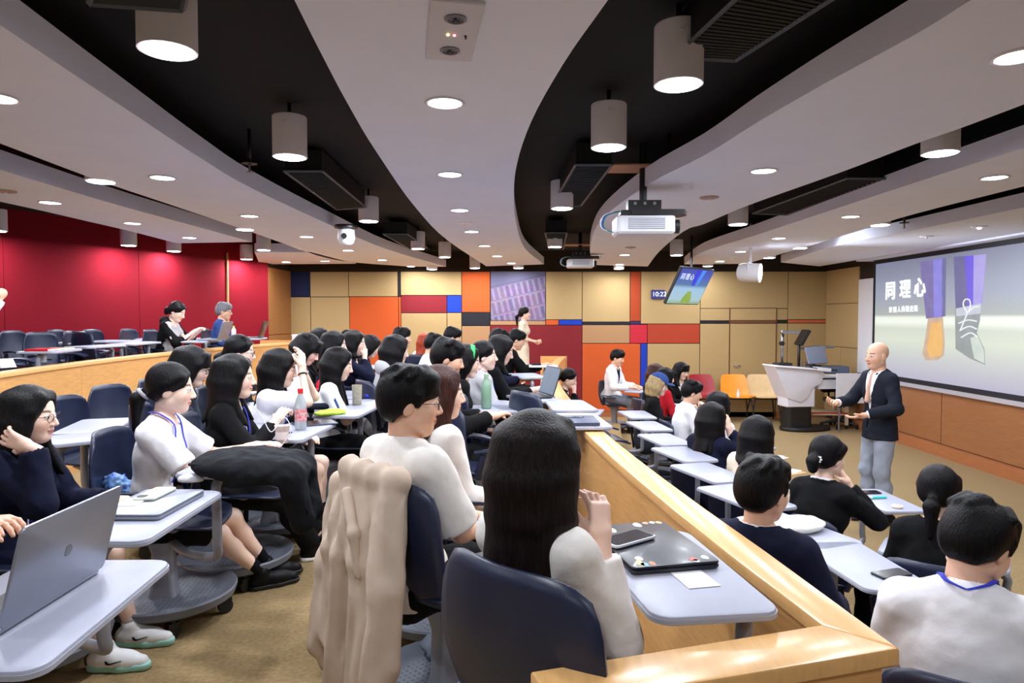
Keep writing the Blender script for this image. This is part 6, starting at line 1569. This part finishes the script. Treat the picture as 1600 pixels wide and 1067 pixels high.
open_laptop_for('F6', 'open dark laptop before the woman in the pale coat', M_LAPTOPBLACK); open_laptop_for('U2', 'open black laptop before the man in the blue shirt', M_LAPTOPBLACK)
open_laptop_for('U1', 'open grey laptop before the woman in the track top', M_LAPTOPGREY, .60)
u = PEOPLE['U2']['loc']; bottle((u[0]+.34, u[1]-.26), UP+.721, 'small bottle with a lime cap beside the grey laptop upstairs', M_WHITEPLASTIC, .17, .03, mat('cap_lime', (170, 220, 80), .4))
i9 = PEOPLE['F9']; tb = thing('laptop_stand', 'white angled stand with a laptop before the man in the black suit', 'stand', tuple(i9['loc']+np.array([.44, -.10, 0])))
obj('post', tube([(0, 0, 0), (.02, 0, .4), (.1, 0, .76)], [.03, .025, .03], 8), M_WHITEPLASTIC, tb, True); obj('foot', cyl(.2, 0, .02, 20), M_WHITEPLASTIC, tb, 30); obj('plate', tr(prism(rrect(.34, .26, .02, 3), .76, .775), .06), M_WHITEPLASTIC, tb, 30)
# grey pouch lying on the dish of the boy's chair, beige coat over the back of it
ch = PEOPLE['F2']['chair']; cl_, ca_ = np.array(ch.location), ch.rotation_euler.z
coat = thing('beige_coat', 'beige trench coat draped over the back of the boy\'s chair', 'coat', tuple(cl_), ca_)
YO = .045
S = SDF(.03); xs = np.linspace(-.21, .15, 9)
for k, x in enumerate(xs):
    zb_ = [.20, .30, .14, .08, .06, .10, .28, .34, .36][k]; w = .032+.004*math.sin(k*2.1); yb = -.330+.022*math.sin(k*2.4)
    x0 = -.02+(x+.02)*.72
    S.cone((x0, -.292, .85), (x, yb, .60), .024, w, .03); S.cone((x, yb, .60), (x*1.15-.02, yb-.015+.022*math.sin(k*2.9+1), zb_), w, .028+.008*(k % 3), .022, (np.array([0, 1.0, 0]), 1.3))
S.cone((-.17, -.285, .866), (.12, -.285, .866), .034, .036, .03); S.cone((-.18, -.215, .84), (.05, -.215, .84), .03, .03, .03); S.cone((-.17, -.20, .84), (-.19, -.17, .62), .03, .035, .03)
S.cone((-.24, -.28, .80), (-.28, -.30, .52), .036, .042, .03); S.cone((-.28, -.30, .52), (-.29, -.34, .26), .042, .040, .03)
S.cone((.10, -.31, .80), (.14, -.35, .56), .036, .046, .03); S.cone((.14, -.35, .56), (.14, -.38, .32), .046, .050, .03)
S.disp = lambda p: .005*np.sin(p[:, 0]*70+8*p[:, 2]+3*np.sin(p[:, 2]*9))+.004*vnoise(p*np.array([1.3, 1.3, .5]), 30, 5)
cb = obj('coat_body', np_mesh('coat_body', [relax(S.mesh(.009), 1)]), cloth('beige_trench', (204, 184, 166), bump=.12), coat)
S = SDF(.02).cone((-.10, -.335, .80), (.0, -.372, .70), .020, .016).cone((.0, -.372, .70), (.02, -.37, .58), .016, .012)
obj('coat_lapel', np_mesh('coat_lapel', [S.mesh(.008)]), cloth('beige_trench', (204, 184, 166)), cb)
f1 = PEOPLE['F1']['chair']; gp = pz(712, 1010, MID+.13)
pch = thing('grey_pouch', 'grey cloth pouch lying on the chair base behind the long haired girl', 'pouch', (gp[0], gp[1], MID+.118), .3); S = SDF(.03).ell((0, 0, .03), (.13, .10, .032)).ell((0, -.07, .026), (.12, .05, .028)); S.disp = lambda p: .004*vnoise(p, 40, 6); obj('pouch', np_mesh('pouch', [S.mesh(.008)]), cloth('pouch_grey', (104, 112, 126)), pch)
# lower rows
zB = ROWB+.721; zA = .721
phone(P_(1393, 898, zB), zB, ang2(P_(1370, 900, zB), P_(1416, 893, zB)), 'dark phone lying on the worktop beyond the parapet corner', (16, 30, 40))
phone(P_(1357, 770, zA), zA, .1, 'dark phone lying on the front row worktop', (40, 30, 34)); p = P_(1375, 779, zA); mk = thing('highlighter', 'turquoise highlighter pen on the front row worktop', 'pen', (p[0], p[1], zA), .15); obj('barrel', tr(cyl(.009, -.06, .045, 12), 0, 0, .0095, ry=PI/2), mat('turquoise', (70, 206, 196), .4), mk, 40); obj('cap', tr(cyl(.0095, -.10, -.06, 12), 0, 0, .0095, ry=PI/2), M_WHITEPLASTIC, mk, 40)
p = P_(1402, 793, zA); ck_ = thing('round_compact', 'small round pale compact on the front row worktop', 'compact', (p[0], p[1], zA)); obj('case', lathe([(.03, .0005), (.034, .004), (.034, .012), (.03, .015)], 20), mat('compact_pink', (236, 214, 200), .4), ck_, 40); obj('lid_disc', cyl(.026, .015, .0165, 20), mat('compact_peach', (226, 180, 160), .4), ck_)
q = (par_x(3.25)+.60, 3.25); dk = desk_front(q, 22, .38); pb = thing('cream_pouch', 'cream cushion like pouch on the worktop left of the boy in navy', 'pouch', (dk[0], dk[1]-.02, zB), .4); S = SDF(.03).ell((0, 0, .03), (.15, .10, .035)); S.disp = lambda p: .005*vnoise(p, 40, 1); S.cut.append(lambda p: .0005-p[:, 2]); obj('pouch', np_mesh('pouch', [S.mesh(.009)]), cloth('pouch_cream', (232, 230, 220)), pb)
for k, (x, y, lb) in enumerate(((1210, 715, 'small white papers beside the woman in the cream top'), (1236, 738, 'brown envelope and paper between the front row women'))):
    p = P_(x, y, zA); pp = thing('paper_sheet', lb, 'paper', (p[0], p[1], zA), .5); obj('sheet', box(-.10, -.07, 0, .10, .07, .002), M_PAPER if k == 0 else mat('kraft', (190, 150, 104), .8), pp); obj('top_sheet', tr(box(-.06, -.05, .002, .08, .05, .004), .03, .02, 0, rz=.3), M_PAPER, pp)
# upper tier bits
zU = UP+.721
p = np.array([-4.06, 5.80, zU]); bk = thing('red_book', 'thin red book on the leftmost upper worktop', 'book', (p[0], p[1], zU), 1.7); obj('cover', box(-.12, -.09, 0, .12, .09, .018), CL_['red'], bk); obj('pages', box(-.117, -.092, .003, .117, .086, .015), M_PAPER, bk)
p = np.array([-4.13, 6.08, zU]); bk = thing('yellow_notebook', 'yellowish notebook beside the red book', 'book', (p[0], p[1], zU), 1.75); obj('cover', box(-.11, -.09, 0, .11, .09, .010), mat('notebook_yellow', (196, 186, 120), .6), bk); obj('pages', box(-.107, -.092, .002, .107, .086, .008), M_PAPER, bk)
zc = CZ-.40; p = pz(70, 567, zc); cn = thing('drinks_can', 'pale blue drinks can on the upper parapet', 'can', (p[0]-.02, p[1], zc)); obj('can', lathe([(.026, .0005), (.033, .006), (.033, .10), (.027, .112), (.024, .108)], 18), mat('can_blue', (170, 190, 220), .3, metal=.3, rgb2=(240, 240, 246), vscale=30), cn, 40); obj('ring_pull', cyl(.010, .108, .111, 10), M_METAL, cn)
p = pz(10, 574, zc); ns = thing('name_card', 'white folded card on the upper parapet at the left edge', 'card', (p[0], p[1], zc), 1.2); obj('card', ([(-.06, -.03, 0), (.06, -.03, 0), (.06, .03, 0), (-.06, .03, 0), (-.05, 0, .07), (.05, 0, .07)], [(0, 1, 5, 4), (2, 3, 4, 5), (0, 4, 3), (1, 2, 5), (0, 3, 2, 1)]), M_PAPER, ns)
# things lying on the wall ledge at the far end of the upper tier
p = pz(478, 532, zc); lb = thing('white_box', 'white box on the far end of the upper parapet', 'box', (-3.62, 11.3, zc)); obj('carton', box(-.12, -.06, 0, .2, .06, .10), M_WHITEPLASTIC, lb); obj('lid', box(-.125, -.065, .085, .205, .065, .105), M_PAPER, lb)
# blue bag beside the girl with glasses and chairs' jackets
p = pz(180, 757, MD-.1); bb = thing('blue_keyring', 'shiny blue tassel hanging beside the girl with glasses', 'tassel', tuple(p)); S = SDF(.02).ell((0, 0, 0), (.05, .04, .05)).ell((.05, 0, -.02), (.05, .03, .04)); S.disp = lambda p: .012*vnoise(p, 110, 2); obj('tassel', np_mesh('tassel', [S.mesh(.006)]), mat('foil_blue', (40, 90, 190), .25, rgb2=(150, 190, 230), vscale=30), bb)
# backpack hung on a chair in the front row, grey jacket
i6 = PEOPLE['A7']['loc']; bk = thing('backpack', 'grey and white backpack hanging between blue cap and bow tie boy', 'backpack', (i6[0]-.10, i6[1]-.38, .42), .4)
S = SDF(.05).ell((0, 0, .18), (.15, .09, .20)).ell((0, -.06, .10), (.11, .06, .10)); obj('body', np_mesh('body', [S.mesh(.012)]), cloth('backpack_dark', (58, 62, 72)), bk); obj('stripe', join(box(-.09, -.095, .2, -.04, -.08, .34), box(.02, -.095, .2, .07, -.08, .34)), M_WHITEPLASTIC, bk); obj('strap', tube(smooth_path([(-.08, .07, .34), (-.1, .13, .25), (-.09, .1, .05)], 5), .012), CL_['charcoal'], bk, True)
